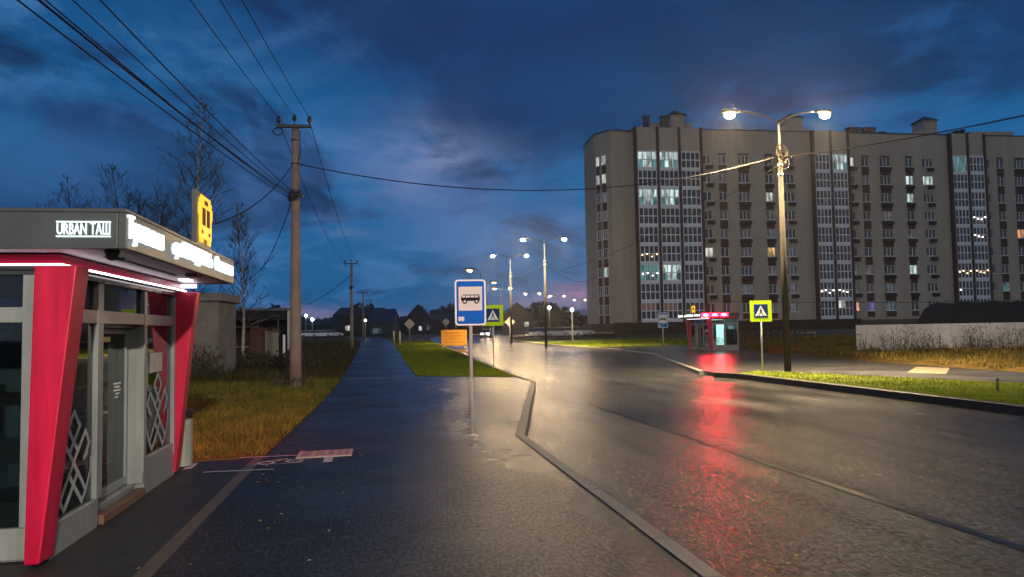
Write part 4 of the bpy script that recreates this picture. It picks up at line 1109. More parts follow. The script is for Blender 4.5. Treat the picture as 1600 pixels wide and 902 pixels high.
# window columns: s, panes, brown column?, basket?
cols = []
for off, base in ((0, 'a'), (24.2, 'b'), (48.35, 'c')):
    cols += [(11.75 + off, 2, 0, 1), (14.3 + off, 2, 1, 0), (17.8 + off, 3, 1, 2), (22.0 + off, 2, 1, 2), (25.3 + off, 3, 0, 1)]
SEND = 84.0
bays = [(0.15, 10.65, 3), (29.3, 35.3, 2), (53.35, 59.45, 2), (77.6, 83.7, 2)]
openings = []
for s, p, br, ac in cols:
    wd = 1.30 if p == 2 else 1.85
    for k in range(9):
        openings.append((s - wd / 2, s + wd / 2, zfl(k) + 1.05, zfl(k) + 2.52))
for s0, s1, n in bays: openings.append((s0 + .3, s1 - .3, 2.9, 28.95))
us = sorted(set([0.0, SEND] + [round(o[0], 3) for o in openings] + [round(o[1], 3) for o in openings]))
zs = sorted(set([1.0, ZT] + [round(o[2], 3) for o in openings] + [round(o[3], 3) for o in openings]))
opn = [(round(a, 3), round(b_, 3), round(c, 3), round(d, 3)) for a, b_, c, d in openings]
def brown_at(s):
    for cs, p, br, ac in cols:
        if br and abs(s - cs) < (.72 if p == 2 else 1.0): return True
    return False
mb = MB(); vid = {}
def vv(i, j):
    if (i, j) not in vid: vid[(i, j)] = len(mb.v); mb.v.append(tuple(BP(us[i], 0, zs[j])))
    return vid[(i, j)]
for i in range(len(us) - 1):
    um = (us[i] + us[i + 1]) / 2
    near_o = [o for o in opn if o[0] < um < o[1]]
    for j in range(len(zs) - 1):
        zm = (zs[j] + zs[j + 1]) / 2
        if any(o[2] < zm < o[3] for o in near_o): continue
        mb.f.append((vv(i, j), vv(i + 1, j), vv(i + 1, j + 1), vv(i, j + 1))); mb.sm.append(False)
        mb.m.append(1 if (near_o and brown_at(um) and 3.2 < zm < 29.0) else 0)
for a, b_, c, d in opn:                      # reveals
    if b_ - a > 3: continue
    for q in ((BP(a, 0, c), BP(a, .22, c), BP(a, .22, d), BP(a, 0, d)), (BP(b_, .22, c), BP(b_, 0, c), BP(b_, 0, d), BP(b_, .22, d)),
              (BP(a, 0, d), BP(a, .22, d), BP(b_, .22, d), BP(b_, 0, d)), (BP(a, .22, c), BP(a, 0, c), BP(b_, 0, c), BP(b_, .22, c))): mb.quad(*q)
# left end of the block: its outline in plan, read off the roof line
def roof_pt(px, py, z=32.3):
    d = ray(px, py); p = CAM + d * ((z - H) / d.z); q = p - A0; return (q.dot(UU), q.dot(TT))
endp = [(0.0, 0.0), (-0.35, 0.9), roof_pt(953, 203.5), roof_pt(928, 211.5), roof_pt(912, 229.5)]
pl_ = endp + [(endp[-1][0] + 2.0, endp[-1][1] + 3.0), (SEND, 17.0), (SEND, 0.0)]
for a, b_ in list(zip(pl_, pl_[1:])):
    mb.quad(BP(*a, 1.0), BP(*a, ZT if a[0] >= 0 and a[1] <= 0 else 32.3), BP(*b_, ZT if b_[0] >= 0 and b_[1] <= 0 else 32.3), BP(*b_, 1.0))
mb.build('wall', [m_bwall, m_brown], block)
rf = MB(); rf.add([BP(a, b_, 31.9) for a, b_ in pl_], [tuple(range(len(pl_)))])
for a, b_ in zip(endp, endp[1:]): rf.bar(BP(*a, 32.36), BP(*b_, 32.36), .34, .12)
rf.bar(BP(0, .05, ZT + .06), BP(SEND, .05, ZT + .06), .34, .12)
roofo = rf.build('roof', m_roof, block)
pm = MB(); bbox(pm, -.3, SEND, -.12, .0, 1.0, 2.5)
for a, b_ in zip(endp[1:], endp[2:]): pm.bar(BP(*a, 1.9), BP(*b_, 1.9), .2, 1.25)
pm.build('plinth', m_plin, block)
st = MB(); q = endp[4]; st.obox(BP(q[0] - .6, q[1] - 1.5, 1.9), UU * 1.6, TT * 1.6, (0, 0, .28)); st.obox(BP(q[0] + 2.2, q[1] - 5.2, 1.7), UU * 2.2, TT * 1.0, (0, 0, .32))
st.build('entrance_steps', mat('brick steps', (0.20, 0.10, 0.07), .8, var=.3), block)
ds = MB(); a = Vector(BP(*endp[3], 0)); b_ = Vector(BP(*endp[4], 0)); n_ = Vector(((b_ - a).y, -(b_ - a).x, 0)).normalized()
if n_.y > 0: n_ = -n_
ds.bar(a + n_ * .03 + Vector((0, 0, 16.6)) + (b_ - a) * .04, a + n_ * .03 + Vector((0, 0, 16.6)) + (b_ - a) * .16, .05, 31.2); ds.bar(b_ + n_ * .03 + Vector((0, 0, 16.6)) - (b_ - a) * .05, b_ + n_ * .03 + Vector((0, 0, 16.6)), .05, 31.2)
ds.build('corner_stripe', m_brown, block)
# windows of the front (a hundred nearest ones are parts of their own, the last column one part)
LITW = {(22.0, 6): 'pale', (22.0, 3): 'warm', (11.75, 3): 'pale', (35.95, 8): 'pale', (46.2, 7): 'cool', (49.5, 7): 'cool', (46.2, 6): 'cool', (46.2, 2): 'cool', (46.2, 4): 'grey', (35.95, 0): 'pink', (38.5, 0): 'violet',
        (42.0, 1): 'dim', (42.0, 0): 'dim', (62.65, 1): 'teal', (66.15, 4): 'orange', (17.8, 1): 'grey', (25.3, 1): 'grey', (25.3, 3): 'grey', (25.3, 0): 'grey', (22.0, 4): 'dim', (35.95, 1): 'grey', (35.95, 2): 'grey', (22.0, 2): 'grey', (73.65, 6): 'pale', (22.0, 5): 'grey', (38.5, 2): 'grey'}
def window(mb, s, k, panes, glass, tp=.17):
    wd = 1.30 if panes == 2 else 1.85; z0, z1 = zfl(k) + 1.05, zfl(k) + 2.52
    s0, s1 = s - wd / 2, s + wd / 2; f = .07
    bbox(mb, s0 + .003, s1 - .003, tp - .06, tp, z0 + .003, z0 + f); bbox(mb, s0 + .003, s1 - .003, tp - .06, tp, z1 - f, z1 - .003)
    for i in range(panes + 1):
        c = s0 + f / 2 + (wd - f) * i / panes; h2 = f / 2 if i in (0, panes) else f * .85
        bbox(mb, max(c - h2, s0 + .003), min(c + h2, s1 - .003), tp - .06, tp - .001, z0 + f, z1 - f)
    bbox(mb, s0 - .06, s1 + .06, -.12, -.003, z0 - .07, z0 - .003)
    mb.quad(BP(s0 + f, tp - .02, z0 + f), BP(s1 - f, tp - .02, z0 + f), BP(s1 - f, tp - .02, z1 - f), BP(s0 + f, tp - .02, z1 - f), 1)
cnt = 0; rest = MB(); rest_g = [m_wfr, m_wgl]
wr = random.Random(11)
for s, p, br, ac in sorted(cols, key=lambda c: c[0]):
    for k in range(8, -1, -1):
        key = [v for (a, kk), v in LITW.items() if kk == k and abs(a - s) < .5]
        g = LIT[key[0]] if key else wr.choice((m_wgl, m_wgl, m_wgl, m_wgl, m_wgl2, m_curt, LIT['grey'] if wr.random() < .4 else m_wgl))
        if cnt < 99:
            w_ = MB(); window(w_, s, k, p, g); w_.build('window', [m_wfr, g], block); cnt += 1
        elif key:
            w_ = MB(); window(w_, s, k, p, g); w_.build('lit_window', [m_wfr, g], block)
        else: window(rest, s, k, p, m_wgl)
tag(rest.build('far_window', rest_g, block), kind='stuff')
for s, p, br, ac in cols:
    if not ac: continue
    for k in range(1, 9):
        a = MB()
        if ac == 1: sa = s + (.35 if p == 3 else .40); bbox(a, sa - .52, sa + .52, -.42, -.004, zfl(k) + .32, zfl(k) + .86)
        else: wd = 1.4 if p == 2 else 1.9; bbox(a, s - wd / 2, s + wd / 2, -.36, -.004, zfl(k) + .36, zfl(k) + .86)
        if s < 60: a.build('conditioner_basket', m_acb, block)
# glazed balcony bays
balc = {(0, 0, 8): 'cool', (0, 1, 8): 'cool', (0, 0, 6): 'cool', (0, 1, 6): 'cool', (0, 1, 2): 'cool', (0, 2, 6): 't', (0, 2, 5): 't', (0, 2, 4): 't', (1, 1, 8): 'cool', (2, 0, 8): 'teal', (0, 0, 2): 'teal', (1, 1, 0): 'paleb', (0, 0, 0): 'curtain', (0, 1, 0): 'curtain'}
e_glint = emis('mirrored lamp glow', (1.0, 0.93, 0.82), 7.0); e_glintw = emis('warm mirrored lamp glow', (1.0, 0.58, 0.30), 6.0)  # glowing dots stand in for street lamps mirrored in the balcony panes
pil = MB(); top = MB(); br_ = random.Random(4)
for bi, (s0, s1, n) in enumerate(bays):
    cw = (s1 - s0) / n; tf = -.55
    for i in range(n + 1):
        c = s0 + cw * i; pil = MB(); bbox(pil, c - .2, c + .2, tf - .14, .0, 1.4, ZT + .2); pil.build('brown_pilaster', m_brown, block)
    top = MB(); bbox(top, s0 + .2, s1 - .2, tf + .02, -.003, 28.95, ZT + .12); top.build('top_panel', m_bwall, block)
    for i in range(n):
        a0, a1 = s0 + cw * i + .21, s0 + cw * (i + 1) - .21; W = a1 - a0
        for k in range(9):
            mode = balc.get((bi, i, k)); z0 = zfl(k) + .02; zz = [z0, z0 + .34, z0 + 1.42, z0 + 1.56, z0 + 2.66, z0 + 2.88]
            m = MB()
            bbox(m, a0, a1, tf - .03, tf + .09, zz[0], zz[1]); bbox(m, a0, a1, tf - .02, tf + .05, zz[2], zz[3]); bbox(m, a0, a1, tf - .02, tf + .05, zz[4], zz[5])
            for q in range(5):
                c = a0 + .07 + (W - .14) * q / 4
                bbox(m, c - .07, c + .07, tf - .015, tf + .045, zz[1], zz[2]); bbox(m, c - .07, c + .07, tf - .015, tf + .045, zz[3], zz[4])
            for q in range(4):
                c0 = a0 + .07 + (W - .14) * q / 4 + .07; c1 = a0 + .07 + (W - .14) * (q + 1) / 4 - .07
                for r_, (za, zb) in enumerate(((zz[1], zz[2]), (zz[3], zz[4]))):
                    g = 1
                    if mode == 'cool': g = 2 if (q < 3 or r_ == 1) and not (r_ == 0 and q in (0, 3)) else 3
                    elif mode == 't': g = 3 if br_.random() < .75 else 1
                    elif mode == 'teal': g = 3
                    elif mode == 'paleb': g = 4 if r_ == 1 and q < 2 else 1
                    elif mode == 'curtain': g = 5 if r_ == 1 and q in (0, 1, 2) else 1
                    elif br_.random() < .06: g = 6
                    m.quad(BP(c0, tf + .02, za), BP(c1, tf + .02, za), BP(c1, tf + .02, zb), BP(c0, tf + .02, zb), g)
            o = m.build('balcony', [m_mull, m_wgl, LIT['cool'], m_wgl2 if mode != 'teal' and mode != 'cool' else LIT['teal'], LIT['pale'], mat('pink blind', (.40, .22, .17), .8), mat('bluish blind', (.10, .12, .18), .5)], block)
            spots = {(0, 0, 3): (4, e_glintw), (0, 0, 2): (4, e_glint), (1, 0, 1): (4, e_glint), (1, 1, 1): (3, e_glint), (2, 0, 2): (4, e_glintw), (2, 1, 2): (4, e_glintw), (2, 1, 4): (3, e_glint), (2, 1, 5): (4, e_glint), (2, 0, 1): (1, e_glint)}.get((bi, i, k))
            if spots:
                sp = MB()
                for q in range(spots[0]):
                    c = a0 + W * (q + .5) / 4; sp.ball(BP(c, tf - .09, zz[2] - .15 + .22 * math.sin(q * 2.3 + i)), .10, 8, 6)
                sp.build('mirrored_lamp_glow', spots[1], o)
    sl = MB(); bbox(sl, s0 + .2, s1 - .2, tf - .05, .0, 2.45, 2.84); sl.build('balcony_sill', m_mull, block)
# narrow windows and brown panels of the rounded left end
E2, E3 = Vector(endp[2]), Vector(endp[3]); ed = E3 - E2; en = Vector((ed.y, -ed.x)).normalized()
if en.y > 0: en = -en
bpn = MB(); eln = ed.length
for f0, wk in ((.42, .9), (.80, .75)):
    for k in range(9):
        lz = zfl(k) + 1.05
        def EP(f, o, z):
            p = E2 + ed * f + en * o; return BP(p.x, p.y, z)
        hw = wk / eln / 2
        w_ = MB()
        gl = {(.42, 8): LIT['pale'], (.42, 7): LIT['pale'], (.80, 8): LIT['pale'], (.80, 7): LIT['pale'], (.42, 2): LIT['cool'], (.42, 4): LIT['grey'], (.42, 6): LIT['grey'], (.42, 5): LIT['grey']}.get((f0, k), m_wgl)
        w_.quad(EP(f0 - hw, .04, lz), EP(f0 + hw, .04, lz), EP(f0 + hw, .04, lz + 1.45), EP(f0 - hw, .04, lz + 1.45), 1)
        for ff in (f0 - hw, f0, f0 + hw): w_.bar(EP(ff, .05, lz), EP(ff, .05, lz + 1.45), .09, .06)
        w_.bar(EP(f0 - hw, .05, lz), EP(f0 + hw, .05, lz), .08, .1); w_.bar(EP(f0 - hw, .05, lz + 1.45), EP(f0 + hw, .05, lz + 1.45), .08, .08)
        w_.build('end_window', [m_wfr, gl], block)
        bpn = MB(); bpn.bar(EP(f0 - hw, .012, lz - .75), EP(f0 + hw, .012, lz - .75), .03, 1.35); bpn.build('brown_panel', m_brown, block)
# structures on the roof
def tower(s0, s1, t, h_, cap=True, low=None):
    b = MB(); bbox(b, s0, s1, t, t + 3, 31.9, h_); 
    b.build('stair_tower', m_bwall, roofo)
    if cap:
        b = MB(); o = .35; c = BP((s0 + s1) / 2, t + 1.5, h_ + 1.15)
        q = [BP(s0 - o, t - o, h_ + .002), BP(s1 + o, t - o, h_ + .002), BP(s1 + o, t + 3 + o, h_ + .002), BP(s0 - o, t + 3 + o, h_ + .002), c]
        b.add(q, [(3, 2, 1, 0), (0, 1, 4), (1, 2, 4), (2, 3, 4), (3, 0, 4)]); b.build('tower_roof', m_roof, roofo)
tower(7.9, 10.3, 5, 36.4); tower(28.4, 31.4, 6, 36.6); tower(53.6, 56.2, 6, 36.7)
def roofbox(s0, s1, t, h0, h1, m=None):
    b = MB(); c = [BP(s0, t, 31.9), BP(s1, t, 31.9), BP(s1, t + 3, 31.9), BP(s0, t + 3, 31.9), BP(s0, t, h0), BP(s1, t, h1), BP(s1, t + 3, h1), BP(s0, t + 3, h0)]
    b.add(c, [(0, 1, 5, 4), (1, 2, 6, 5), (2, 3, 7, 6), (3, 0, 4, 7), (4, 5, 6, 7)]); b.build('roof_box', m or m_bwall, roofo)
roofbox(3.1, 7.8, 5, 34.6, 35.4); roofbox(10.4, 11.6, 5, 35.2, 35.1); roofbox(23.8, 28.3, 6, 32.7, 35.4); roofbox(31.5, 33.5, 6, 35.2, 33.4); roofbox(46.5, 53.5, 6, 32.7, 35.2); roofbox(61.5, 70, 5, 34.6, 34.8)
for s0, w_, h_ in ((2.9, .8, 35.5), (5.8, 1.1, 35.6), (17.8, 1.5, 33.6), (20.0, 1.3, 33.5), (21.4, .9, 33.6), (37.9, 1.9, 34.4), (40.7, 1.9, 34.4), (43.4, .9, 33.7), (57.5, .3, 34.2), (58.6, .4, 34.4)):
    b = MB(); bbox(b, s0, s0 + w_, 3, 4, 31.9, h_ - .28); bbox(b, s0 - .15, s0 + w_ + .15, 2.85, 4.15, h_ - .22, h_); bbox(b, s0 + .1, s0 + w_ - .1, 3.1, 3.9, h_ - .279, h_ - .221)
    b.build('chimney', m_roof if w_ < 1 else m_plin, roofo)

# ------------------------------------------------------------------ right side: white wall, mound, rails, weeds
wa = ground(1340, 542, .52); wb = ground(1605, 546, .45); wd_ = (wb - wa); wd_.z = 0; wa.z = .30; wb = wa + wd_ * 1.6
b = MB(); dirw = wd_.normalized(); nrm = Vector((-dirw.y, dirw.x, 0))
mid = (wa + wb) / 2; b.obox(mid + Vector((0, 0, .66)), dirw * (wb - wa).length / 2, nrm * .12, (0, 0, .72))
o = b.build('white_wall', mat('dirty white wall render', (0.50, 0.49, 0.48), .8, var=.30, vscale=1.2, vst=(1, 1, .4), bump=.2, bscale=5), None, .02)
tag(o, 'long low dirty white wall behind dry weeds on the right', 'wall')
hp = far(1462, 50, .4); hq = far(1800, 50, .4); hd = hq - hp; hn = Vector((-hd.y, hd.x, 0)).normalized()
mb = MB()
for i in range(25):
    for j in range(9):
        x = i / 24; y = j / 8; h_ = min(1, x * 7) * min(1, (1 - x) * 6) * min(1, y * 4) * min(1, (1 - y) * 4) * 2.75
        p = hp + hd * x + hn * (y * 6)
        mb.v.append((p.x, p.y, .3 + h_ + (.10 * math.sin(i * 2.3 + j) if h_ > .5 else 0)))
for i in range(24):
    for j in range(8):
        mb.f.append((i * 9 + j, (i + 1) * 9 + j, (i + 1) * 9 + j + 1, i * 9 + j + 1)); mb.m.append(0); mb.sm.append(True)
o = mb.build('earth_mound', mat('dark earth', (0.012, 0.011, 0.010), .9, var=.3, vscale=.6, bump=.5, bscale=3))
tag(o, 'dark earth mound rising behind the white wall', 'mound')
# dark boards along the foot of the block
fa = ground(930, 520, .9); 
b = MB(); p_a = far(960, 100, .9); p_b = far(1345, 100, .9)
for i in range(11):
    q = p_a.lerp(p_b, i / 10); b.box(q.x - .05, q.x + .05, q.y - .05, q.y + .05, .4, 2.55)
b.bar(p_a + Vector((0, -.06, .82)), p_b + Vector((0, -.06, .82)), .03, 1.55)
o = b.build('board_fence', mat('dark fence boards', (0.022, 0.018, 0.014), .8, var=.3), None); tag(o, 'dark low board fence along the foot of the apartment block', 'fence')
ra = ground(1196, 532, .35); 
root = empty('bank_railing', (ra.x, ra.y, .35), 'grey two bar railing on the bank behind the near lamp pole', 'railing', None, R_(-16))
for z in (.38, .75):
    b = MB(); b.tube([(0, 0, z), (4.2, 0, z)], .045, 8); b.build('rail', m_steel, root)
for x in (.1, 2.1, 4.1):
    b = MB(); b.tube([(x, 0, -.2), (x, 0, .80)], .05, 8); b.build('post', m_steel, root)
# dry weeds against the wall
def weeds(name, pts, n, h0, h1, r, m, label, zf):
    mb = MB(); rn = random.Random(len(pts) + n)
    for i in range(n):
        a, c = pts; t = rn.random(); x = a[0] + (c[0] - a[0]) * t + rn.uniform(-1, 1) * .5; y = a[1] + (c[1] - a[1]) * t + rn.uniform(-1.1, .2)
        h_ = rn.uniform(h0, h1) * (.55 + .45 * abs(math.sin(t * 23 + 1))); lx, ly = rn.uniform(-.35, .35) * h_, rn.uniform(-.2, .2) * h_
        z = zf(x, y); pts_ = [(x, y, z - .05), (x + lx * .4, y + ly * .4, z + h_ * .55), (x + lx, y + ly, z + h_)]
        mb.tube(pts_, [r, r * .7, r * .3], 3, 0, False)
        for q in range(rn.randint(2, 6)):
            f = rn.uniform(.3, 1); p = Vector((x + lx * f, y + ly * f, z + h_ * f)); e = p + Vector((rn.uniform(-.35, .35), rn.uniform(-.2, .2), rn.uniform(.05, .35))) * h_ * .5
            mb.tube([p, e], [r * .6, r * .3], 3, 0, False); 
            if rn.random() < .6: mb.ball(e, r * 2.4, 4, 3, 0, (1, 1, 1.8))
    return tag(mb.build(name, m), label, 'weeds', None, 'stuff')
m_weed = mat('dry weed stems', (0.055, 0.045, 0.026), .8, var=.4, vscale=2)
weeds('dry_weeds', ((wa.x - 1, wa.y - .9), (wb.x, wb.y - .9)), 330, .3, 1.6, .010, m_weed, 'dry brown weeds standing in front of the white wall', lambda x, y: bankz(x, y) - .05)
weeds('kiosk_weeds', ((25.5, 58.5), (33, 56)), 160, .5, 1.5, .02, m_weed, 'dark weeds between the red kiosk and the white wall', lambda x, y: bankz(x, y) - .05)
weeds('hut_weeds', ((-10.5, 33.6), (-6.6, 33.2)), 260, .4, 1.5, .016, m_weed, 'dark dry weeds at the foot of the concrete hut', lambda x, y: 0)
weeds('shed_weeds', ((-8, 42), (-3.4, 40)), 260, .3, 1.0, .018, m_weed, 'low dark weeds in front of the sheds', lambda x, y: 0)
weeds('pole_weeds', ((-3.4, 26.4), (-2.4, 26.1)), 40, .2, .6, .01, m_weed, 'tuft of dry weeds around the foot of the tall utility pole', lambda x, y: 0)
s_ = MB(); sp = ground(1559, 612); s_.tube([(sp.x, sp.y, 0), (sp.x, sp.y, .28)], [.035, .03], 8); s_.tube([(sp.x, sp.y, .28), (sp.x + .02, sp.y, .33)], [.04, .02], 8)
tag(s_.build('marker_stub', m_weed), 'short dark stub sticking up from the lawn at the right', 'stub')

# ------------------------------------------------------------------ left side: hut, sheds
m_hut = mat('stained hut render', (0.165, 0.155, 0.135), .85, var=.38, vscale=1.1, bump=.4, bscale=6)
hb_ = far(316, 34.6, 0); root = empty('concrete_hut', (hb_.x, hb_.y, 0), 'small stained concrete hut with a flat overhanging roof beside the kiosk', 'hut', None, R_(-4))
b = MB(); b.box(-1.8, 0.82, -.4, 2.6, -.1, 3.26); b.build('wall', m_hut, root, .02)
b = MB(); b.box(-2.0, .99, -.62, 2.8, 3.262, 3.62); b.build('roof', mat('hut roof slab', (.14, .13, .13), .7, var=.25), root, .02)
b = MB(); b.box(-.98, -.80, -.43, -.402, .35, 2.4); b.box(-1.6, -.98, -.42, -.402, 0.0, 2.2); b.build('door', mat('hut door', (.05, .048, .042), .7), root)
q1 = far(449.5, 70, 0); q0 = ray(343, 520); q0 = Vector((q0.x / q0.y * q1.y, q1.y, 0))
root = empty('long_shed', (q0.x, q0.y, .3), 'long dark open shed with a flat roof and pale end wall', 'shed'); q1l = q1 - q0
L2 = math.hypot(q1l.x, q1l.y); root.rotation_euler = (0, 0, math.atan2(q1l.y, q1l.x))
b = MB(); b.box(-3.0, L2 + .2, -.2, 4.6, 3.62, 3.80); b.build('roof', mat('shed roof edge', (.13, .13, .15), .6, var=.2), root)
b = MB(); b.box(-3, L2, 4.2, 4.35, -.3, 3.6); b.box(-3, L2, .02, .12, 2.75, 3.6); b.build('back_wall', mat('dark shed boards', (.018, .015, .013), .8, var=.3), root)
b = MB(); b.box(L2 - .02, L2 + .14, -.1, 4.5, -.3, 3.61); b.build('end_wall', mat('pale sheet wall', (.55, .54, .50), .6, var=.15), root)
for x in (1.0, 3.2, 5.0):
    b = MB(); b.box(x, x + .14, .0, .14, -.3, 2.75); b.build('post', m_plin, root)
q0 = far(346, 60, 0)
root = empty('brick_lean_to', (q0.x, q0.y, 0), 'low ruined brick lean to standing before the long shed', 'shed', None, R_(0))
m_brick = mat('old brick', (.13, .052, .036), .85, var=.35, vscale=5, bump=.4, bscale=12)
for q in ((0, .9, 0, .25, 0, 1.9), (2.15, 3.9, 0, .25, 0, 2.3), (0, 3.9, 2.5, 2.7, 0, 2.2)):
    b = MB(); b.box(*q); b.build('wall', m_brick, root)
b = MB(); b.box(-.2, 2.4, -.2, 2.6, 2.3, 2.42); b.bar((2.3, -.1, 2.5), (4.2, -.1, 3.2), 2.2, .10, (0, 0, 1)); b.build('roof', mat('old roof sheet', (.09, .075, .06), .8, var=.4), root)
b = MB(); b.box(-.1, 2.1, -.14, -.02, .78, .84); b.build('rail', m_steel, root)
q0 = far(414, 56, 0)
root = empty('pale_privy', (q0.x, q0.y, 0), 'small pale wooden privy with a dark slanted roof beside the utility pole', 'privy', None, R_(8))
b = MB(); b.add([(0, 0, 0), (.95, 0, 0), (.95, 1.2, 0), (0, 1.2, 0), (0, 0, 2.05), (.95, 0, 1.85), (.95, 1.2, 1.85), (0, 1.2, 2.05)], [(0, 1, 5, 4), (1, 2, 6, 5), (2, 3, 7, 6), (3, 0, 4, 7), (4, 5, 6, 7)]); b.build('wall', mat('pale boards', (.28, .26, .19), .8, var=.3, vscale=4), root)
b = MB(); b.bar((-.15, .6, 2.16), (1.15, .6, 1.90), 1.5, .07); b.build('roof', m_roof, root)
b = MB(); b.box(1.25, 1.42, 0, .1, 0, 1.7); b.build('side_board', m_white, root)

# ------------------------------------------------------------------ distant houses, woods, cars
def house(px0, px1, dist, eave, ridge, wallm, roofm, label, depth=8, windows=(), rz=0.0, chim=False, gable=False):
    a = far(px0, dist); c = far(px1, dist); w_ = (c - a).length; g = min(a.z, c.z)
    root = empty('house', (a.x, a.y, g), label, 'house', 'dark houses on the skyline', math.atan2(c.y - a.y, c.x - a.x) + rz)
    b = MB(); b.box(0, w_, 0, depth, -.5, eave)
    if gable: b.add([(0, 0, eave + .002), (w_, 0, eave + .002), (w_ / 2, 0, ridge - .05), (0, depth, eave + .002), (w_, depth, eave + .002), (w_ / 2, depth, ridge - .05)], [(0, 1, 2), (5, 4, 3)])
    else: b.add([(0.01, 0, eave + .002), (0.01, depth, eave + .002), (0.01, depth / 2, ridge - .05), (w_ - .01, 0, eave + .002), (w_ - .01, depth, eave + .002), (w_ - .01, depth / 2, ridge - .05)], [(0, 1, 2), (5, 4, 3)])
    b.build('wall', wallm, root)
    b = MB(); o = .5
    if gable:
        for sgn in (0, 1):
            x0 = -o if sgn == 0 else w_ + o
            q = [(x0, -o, eave - .15), (w_ / 2, -o, ridge), (w_ / 2, depth + o, ridge), (x0, depth + o, eave - .15)]
            b.add(q + [(x, y, z + .16) for x, y, z in q], [(0, 1, 2, 3), (7, 6, 5, 4), (0, 4, 5, 1), (1, 5, 6, 2), (2, 6, 7, 3), (3, 7, 4, 0)])
    else:
        k = w_ * .10
        for sgn in (0, 1):
            y0 = -o if sgn == 0 else depth + o
            q = [(-o, y0, eave - .15), (w_ + o, y0, eave - .15), (w_ - k + o, depth / 2, ridge), (k - o, depth / 2, ridge)]
            b.add(q + [(x, y, z + .16) for x, y, z in q], [(0, 1, 2, 3), (7, 6, 5, 4), (0, 4, 5, 1), (1, 5, 6, 2), (2, 6, 7, 3), (3, 7, 4, 0)])
    rfo = b.build('roof', roofm, root)
    if chim:
        b = MB(); b.box(w_ * .7, w_ * .7 + .7, depth * .4, depth * .4 + .7, ridge - 1, ridge + 1.0); b.build('chimney', m_plin, rfo)
    for x, z, m in windows:
        b = MB(); b.box(x * w_ - .5, x * w_ + .5, -.06, -.004, z, z + 1.1); b.build('window', m, root)
    return root
m_hw = mat('dark house wall', (.020, .018, .017), .8, var=.3); m_hw2 = mat('pale house wall', (.11, .10, .095), .8, var=.2); m_hr = mat('dark house roof', (.020, .019, .022), .7, var=.2); m_hrb = mat('blue metal roof', (.012, .024, .06), .6, var=.2)
house(524, 573, 165, 4.6, 6.2, m_hw, m_hr, 'dark house with a broad roof behind the second utility pole', 9, ((.4, 1.2, LIT['pale']),), 0, True)
house(577, 614, 158, 3.0, 5.6, mat('blue sheet wall', (.010, .018, .045), .6), m_hrb, 'low house with a blue metal roof at the end of the footpath', 8, ((.25, .6, LIT['dim']), (.42, .6, LIT['dim'])))
house(634, 672, 205, 3.6, 7.6, m_hw, m_hr, 'dark gabled house above the far end of the median', 8, ((.6, .8, LIT['cool']), (.95, .9, LIT['grey'])), 0, False, True)
house(672, 742, 225, 4.0, 5.6, m_hw, m_hr, 'long low dark house behind the bus stop sign', 9, (), 0, True)
house(712, 772, 190, 4.6, 7.0, m_hw, m_hr, 'dark house half hidden between the bus stop sign and crossing sign', 9, ())
house(783, 833, 185, 4.0, 7.2, m_hw2, m_hr, 'pale walled house with a dark gable roof left of the second lamp post', 9, ((.8, 1.4, m_wgl), (.3, 1.4, m_wgl)), 0, False, True)
house(466, 520, 195, 2.6, 3.9, m_hw, m_hr, 'low dark garage row beyond the parked cars on the left', 7, ())
def woods(name, px0, px1, dist, h0, h1, n, label):
    mb = MB(); rn = random.Random(n)
    for i in range(n):
        px = rn.uniform(px0, px1); d = dist + rn.uniform(-12, 25); p = far(px, d)
        hh = (h0 + (h1 - h0) * (.5 + .5 * math.sin(px * .045 + 1)) ) * rn.uniform(.5, 1.0); s_ = rn.uniform(.5, 1.5) * dist / 260
        c = p + Vector((0, 0, hh * rn.random() ** .5)); a = Vector((rn.uniform(-1, 1), rn.uniform(-1, 1), rn.uniform(-1, 1))).normalized() * s_; e = Vector((rn.uniform(-1, 1), rn.uniform(-1, 1), rn.uniform(-1, 1))).normalized() * s_
        mb.add([c - a, c + e, c + a, c - e], [(0, 1, 2, 3)])
    return tag(mb.build(name, mat('far leaf mass', (.018, .022, .014), .9)), label, 'woods', None, 'stuff')
woods('distant_woods', 420, 960, 290, 5.5, 11.5, 7000, 'dark low mass of distant trees along the whole horizon')
woods('right_woods', 1240, 1700, 190, 3, 5, 1500, 'dark trees far behind the apartment block')
woods('left_woods', -300, 345, 140, 4, 7, 3000, 'dark hedge mass far behind the kiosk')

